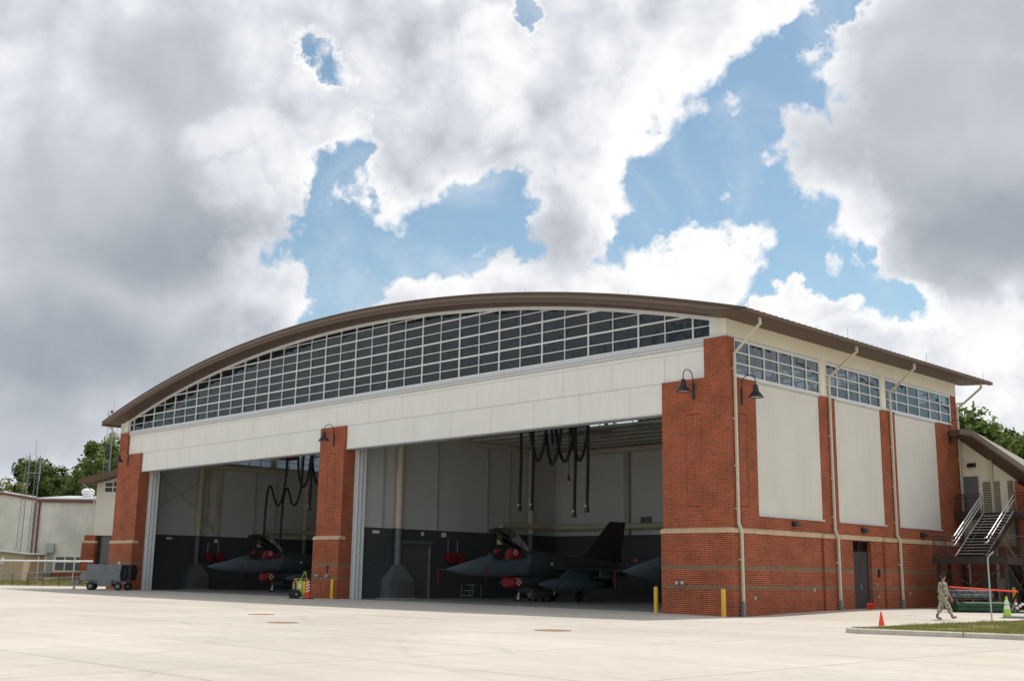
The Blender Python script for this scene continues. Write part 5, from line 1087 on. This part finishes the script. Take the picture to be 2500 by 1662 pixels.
# ================================================================ trees
lm=[leafmat('foliage_dark',(.055,.10,.02),(.14,.20,.045)),leafmat('foliage_mid',(.09,.15,.03),(.21,.27,.07)),leafmat('foliage_light',(.13,.16,.035),(.22,.24,.07))]
def tree(seed,h,rad,ti,nleaf=5200,trunkh=.3):
    rr=random.Random(seed); o=empty('broadleaf_tree',(0,0,0))
    lobes=[]
    for k in range(24):
        f=rr.random(); z=h*(.34+.56*f); a=rr.uniform(0,6.28); d=rad*rr.uniform(.15,.8)*(1-.65*max(0,f-.35)); r_=rad*rr.uniform(.18,.40)*(1-.25*f)
        lobes.append((Vector((d*math.cos(a),d*math.sin(a),z)),r_))
    lobes.append((Vector((0,0,h*.86)),rad*.34))
    b=MB()
    for i in range(nleaf):
        c,r_=rr.choice(lobes)
        while True:
            v=Vector((rr.gauss(0,1),rr.gauss(0,1),rr.gauss(0,1)))
            if v.length>.1: break
        v.normalize(); q=rr.random(); p=c+v*r_*(.55+.55*q**.6); 
        if math.sin(p.x*2.1+seed)*math.sin(p.y*1.9)*math.sin(p.z*2.3)>.22: continue
        s=rr.uniform(.10,.22); n=(v+Vector((rr.gauss(0,.6),rr.gauss(0,.6),rr.gauss(.3,.6)))).normalized()
        t_=n.orthogonal().normalized(); t_.rotate(Matrix.Rotation(rr.uniform(0,6.28),3,n)); u_=n.cross(t_)
        for (ax,bx) in ((0,0),(rr.uniform(-.3,.3),rr.uniform(-.3,.3)),(rr.uniform(-.35,.35),rr.uniform(-.35,.35))):
            w_=p+t_*ax+u_*bx+n*rr.uniform(-.15,.15); b.quad(w_-t_*s-u_*s*.6,w_+t_*s-u_*s*.5,w_+t_*s*.8+u_*s*.6,w_-t_*s*.9+u_*s*.5)
    b.build('crown',lm[ti],o,local=True,fix=False)
    b=MB(); b.tube([(0,0,-.2),(.1,0,h*.25),(0,.1,h*.5),(.1,0,h*.8)],[rad*.07,rad*.05,rad*.035,.04],9)
    for k in range(9):
        c,r_=lobes[k]; z0=h*rr.uniform(.25,.5); b.tube([(0,0,z0),tuple(Vector((0,0,z0))*.4+c*.6-Vector((0,0,.4*r_))),tuple(c)],[rad*.03,rad*.018,.03],6)
    b.build('trunk',M['bark'],o,local=True,smooth=True); return o
protos=[tree(11,15,5.2,0,6800),tree(23,14,5.0,1,6200),tree(37,12,4.6,2,5200)]
used=set(); TG='trees beyond the buildings'
tl=[(0, -59.1, 142, 15.0, 4, 'tall dark green tree behind the metal building near the left edge'),
 (2, -60.4, 135, 12.0, 1, 'yellowish green tree at the left edge behind the metal building'),
 (1, -58.6, 150, 13.4, 2, 'mid green tree between the dark tree and the lattice tower'),
 (0, -58.1, 156, 14.4, 1, 'dark green tree just left of the tall lattice tower'),
 (1, -52.4, 150, 19.4, 5, 'high green tree directly behind the roof tip of the hangar'),
 (0, -65.1, 162, 12.8, 3, 'dark green tree behind the roof ventilator of the metal building'),
 (1, -58.2, 160, 16.8, 2, 'green tree behind the lattice tower and the sloping roof of the left wing'),
 (2, -64.7, 140, 12.5, 6, 'light green tree cut by the left edge'),
 (0, -66.1, 152, 12.2, 2, 'dark green tree low behind the left gable'),
 (1, 43.5, 107, 18.3, 2, 'tall green tree directly above the rear annex roof'),
 (0, 46.7, 109, 16.4, 3, 'dark green tree above the annex roof, second from the hangar'),
 (1, 48.6, 108, 15.2, 1, 'green tree at the right edge above the annex roof'),
 (2, 43.7, 98, 11.8, 0, 'light green tree low behind the annex roof'),
 (0, 44.8, 114, 17.4, 5, 'dark green tree close behind the hangar rear corner')]
for k,(pi,lat,dep,h,rz,l) in enumerate(tl):
    base=(15,14,12)[pi]
    if pi in used: o=copy_tree(protos[pi],dl(lat,dep),rz,l,h/base)
    else: o=protos[pi]; used.add(pi); o.location=dl(lat,dep); o.rotation_euler=(0,0,rz); o.scale=(h/base,)*3; o['label']=l
    o['category']='tree'; o['group']=TG
wd=MB(); rr=random.Random(9)
for i in range(16000):
    side=rr.random()<.5; lat=rr.uniform(-130,-20) if side else rr.uniform(30,120); dep=rr.uniform(185,215); hmax=9+2.5*math.sin(lat*.21)+1.5*math.sin(lat*.53)
    x,y,_z=dl(lat,dep); z=rr.uniform(0,hmax); s=rr.uniform(.3,.7); n=Vector((rr.gauss(0,1),rr.gauss(0,1),rr.gauss(.5,1))).normalized(); t_=n.orthogonal().normalized(); u_=n.cross(t_); p=Vector((x,y,z))
    wd.quad(p-t_*s-u_*s,p+t_*s-u_*s,p+t_*s+u_*s,p-t_*s+u_*s)
tag(wd.build('distant_wood',lm[0],loc=dl(-40,200),fix=False),'distant belt of woodland behind the airfield','wood',kind='stuff')
# ================================================================ person
def skin_mesh(name,verts,edges,m,parent,sub=2,root=0):
    me=bpy.data.meshes.new(name); me.from_pydata([v[:3] for v in verts],edges,[]); o=bpy.data.objects.new(name,me); col.objects.link(o)
    md=o.modifiers.new('s','SKIN'); me.skin_vertices.data if hasattr(me.skin_vertices,'data') else None
    sv=me.skin_vertices[0].data
    for i,v in enumerate(verts):
        r=v[3]; sv[i].radius=(r if isinstance(r,(int,float)) else r[0],r if isinstance(r,(int,float)) else r[1]); sv[i].use_root=(i==root)
    md.use_smooth_shade=True; md.branch_smoothing=.3
    s2=o.modifiers.new('u','SUBSURF'); s2.levels=s2.render_levels=sub
    dg=bpy.context.evaluated_depsgraph_get(); ev=bpy.data.meshes.new_from_object(o.evaluated_get(dg)); bpy.data.objects.remove(o)
    ev.materials.clear(); ev.materials.append(m)
    for p in ev.polygons: p.use_smooth=True
    o=bpy.data.objects.new(name,ev); col.objects.link(o)
    if parent is not None: o.parent=parent
    o['_o']=(0,0,0); return o
PE=empty('person',(7.4,4.4,gz(7,4)+.0),R(47)); PE['_o']=(0,0,0); tag(PE,'man in a camouflage uniform and tan boots walking across the slab','person')
# local x = walking direction, y = his left, z up
V=[(0,0,.95,.12),(0,0,1.12,.125),(.01,0,1.32,.135),(.02,0,1.46,.07),(.03,0,1.53,.05),(.045,0,1.60,.075),(.055,0,1.68,.09),(.05,0,1.745,.055),
 (-.0,.19,1.42,.05),(-.02,.24,1.15,.04),(.10,.25,.93,.03),(.13,.25,.86,.026),
 (.0,-.19,1.42,.05),(.02,-.25,1.15,.042),(.16,-.26,.95,.03),(.20,-.26,.88,.026),
 (0,.09,.88,.09),(-.08,.10,.5,.06),(-.26,.10,.14,.042),(-.27,.10,.07,.04),(-.14,.10,.035,.032),
 (0,-.09,.88,.09),(.14,-.10,.5,.06),(.27,-.10,.13,.042),(.27,-.10,.075,.04),(.40,-.10,.10,.032)]
Ed=[(0,1),(1,2),(2,3),(3,4),(4,5),(5,6),(6,7),(2,8),(8,9),(9,10),(10,11),(2,12),(12,13),(13,14),(14,15),(0,16),(16,17),(17,18),(18,19),(19,20),(0,21),(21,22),(22,23),(23,24),(24,25)]
# nose bump and hands: palm then five fingers each
n0=len(V); V.append((.145,0,1.665,.018)); Ed.append((6,n0)); 
for wi,y_,s_ in ((11,.25,1),(15,-.26,-1)):
    wx,wz=V[wi][0],V[wi][2]; pk=len(V); V.append((wx+.03,y_,wz-.07,(.022,.036))); Ed.append((wi,pk))
    for q,(dx,ln) in enumerate(((-.032,.075),(-.011,.09),(.012,.085),(.033,.07))):
        k=len(V); V.append((wx+.04+dx*.9,y_-s_*.012,wz-.11,.009)); V.append((wx+.05+dx,y_-s_*.03,wz-.11-ln*.6,.008)); V.append((wx+.045+dx,y_-s_*.05,wz-.11-ln,.007)); Ed+=[(pk,k),(k,k+1),(k+1,k+2)]
    k=len(V); V.append((wx+.075,y_-s_*.015,wz-.07,.01)); V.append((wx+.09,y_-s_*.035,wz-.11,.009)); Ed+=[(pk,k),(k,k+1)]
skin_mesh('body',V,Ed,M['skin'],PE,1)
def camo():
    m=bpy.data.materials.new('camouflage'); m.use_nodes=True; t=m.node_tree; b=t.nodes['Principled BSDF']; b.inputs['Roughness'].default_value=.9; nn=t.nodes.new
    g=nn('ShaderNodeNewGeometry'); n=nn('ShaderNodeTexNoise'); n.inputs['Scale'].default_value=10; n.inputs['Detail'].default_value=3; t.links.new(g.outputs['Position'],n.inputs[0])
    c=nn('ShaderNodeValToRGB'); c.color_ramp.interpolation='CONSTANT'; e=c.color_ramp.elements; e[0].color=(.12,.11,.08,1); e[1].position=.43; e[1].color=(.46,.43,.31,1)
    for p_,cc in ((.5,(.26,.25,.19,1)),(.57,(.56,.53,.41,1)),(.64,(.17,.17,.14,1))): q=e.new(p_); q.color=cc
    t.links.new(n.outputs[0],c.inputs[0]); t.links.new(c.outputs[0],b.inputs['Base Color']); return m
cm=camo()
J=[(0,0,.86,(.18,.205)),(0,0,.98,(.165,.19)),(0,0,1.12,(.16,.19)),(.0,0,1.32,(.17,.205)),(.015,0,1.45,(.08,.09)),
 (0,.21,1.42,.1),(-.02,.27,1.15,.085),(.09,.27,.94,.065),(0,-.21,1.42,.1),(.02,-.28,1.15,.085),(.15,-.28,.96,.065),(0,0,.74,(.175,.205))]
skin_mesh('camouflage_jacket',J,[(0,1),(1,2),(2,3),(3,4),(3,5),(5,6),(6,7),(3,8),(8,9),(9,10),(0,11)],cm,PE,2,1)
T_=[(0,0,.93,(.14,.15)),(0,.10,.84,.13),(-.08,.105,.5,.108),(-.21,.105,.24,.092),(0,-.10,.84,.13),(.14,-.105,.5,.108),(.24,-.105,.22,.092)]
skin_mesh('camouflage_trousers',T_,[(0,1),(1,2),(2,3),(0,4),(4,5),(5,6)],cm,PE,2)
for P_ in ([(-.22,.105,.25,.062),(-.27,.105,.09,.055),(-.14,.105,.045,.045),(-.06,.105,.035,.038)],[(.25,-.105,.23,.062),(.28,-.105,.085,.055),(.39,-.105,.11,.046),(.46,-.105,.14,.038)]): skin_mesh('boot',P_,[(0,1),(1,2),(2,3)],M['boots'],PE,2)
PE.scale=(1.03,1.03,1.03)
skin_mesh('hair',[(-.02,0,1.655,.06),(.0,0,1.715,.08),(.05,0,1.75,.055)],[(0,1),(1,2)],M['hair'],PE,2,1)
for o in list(col.objects):
    if '_o' in o: del o['_o']
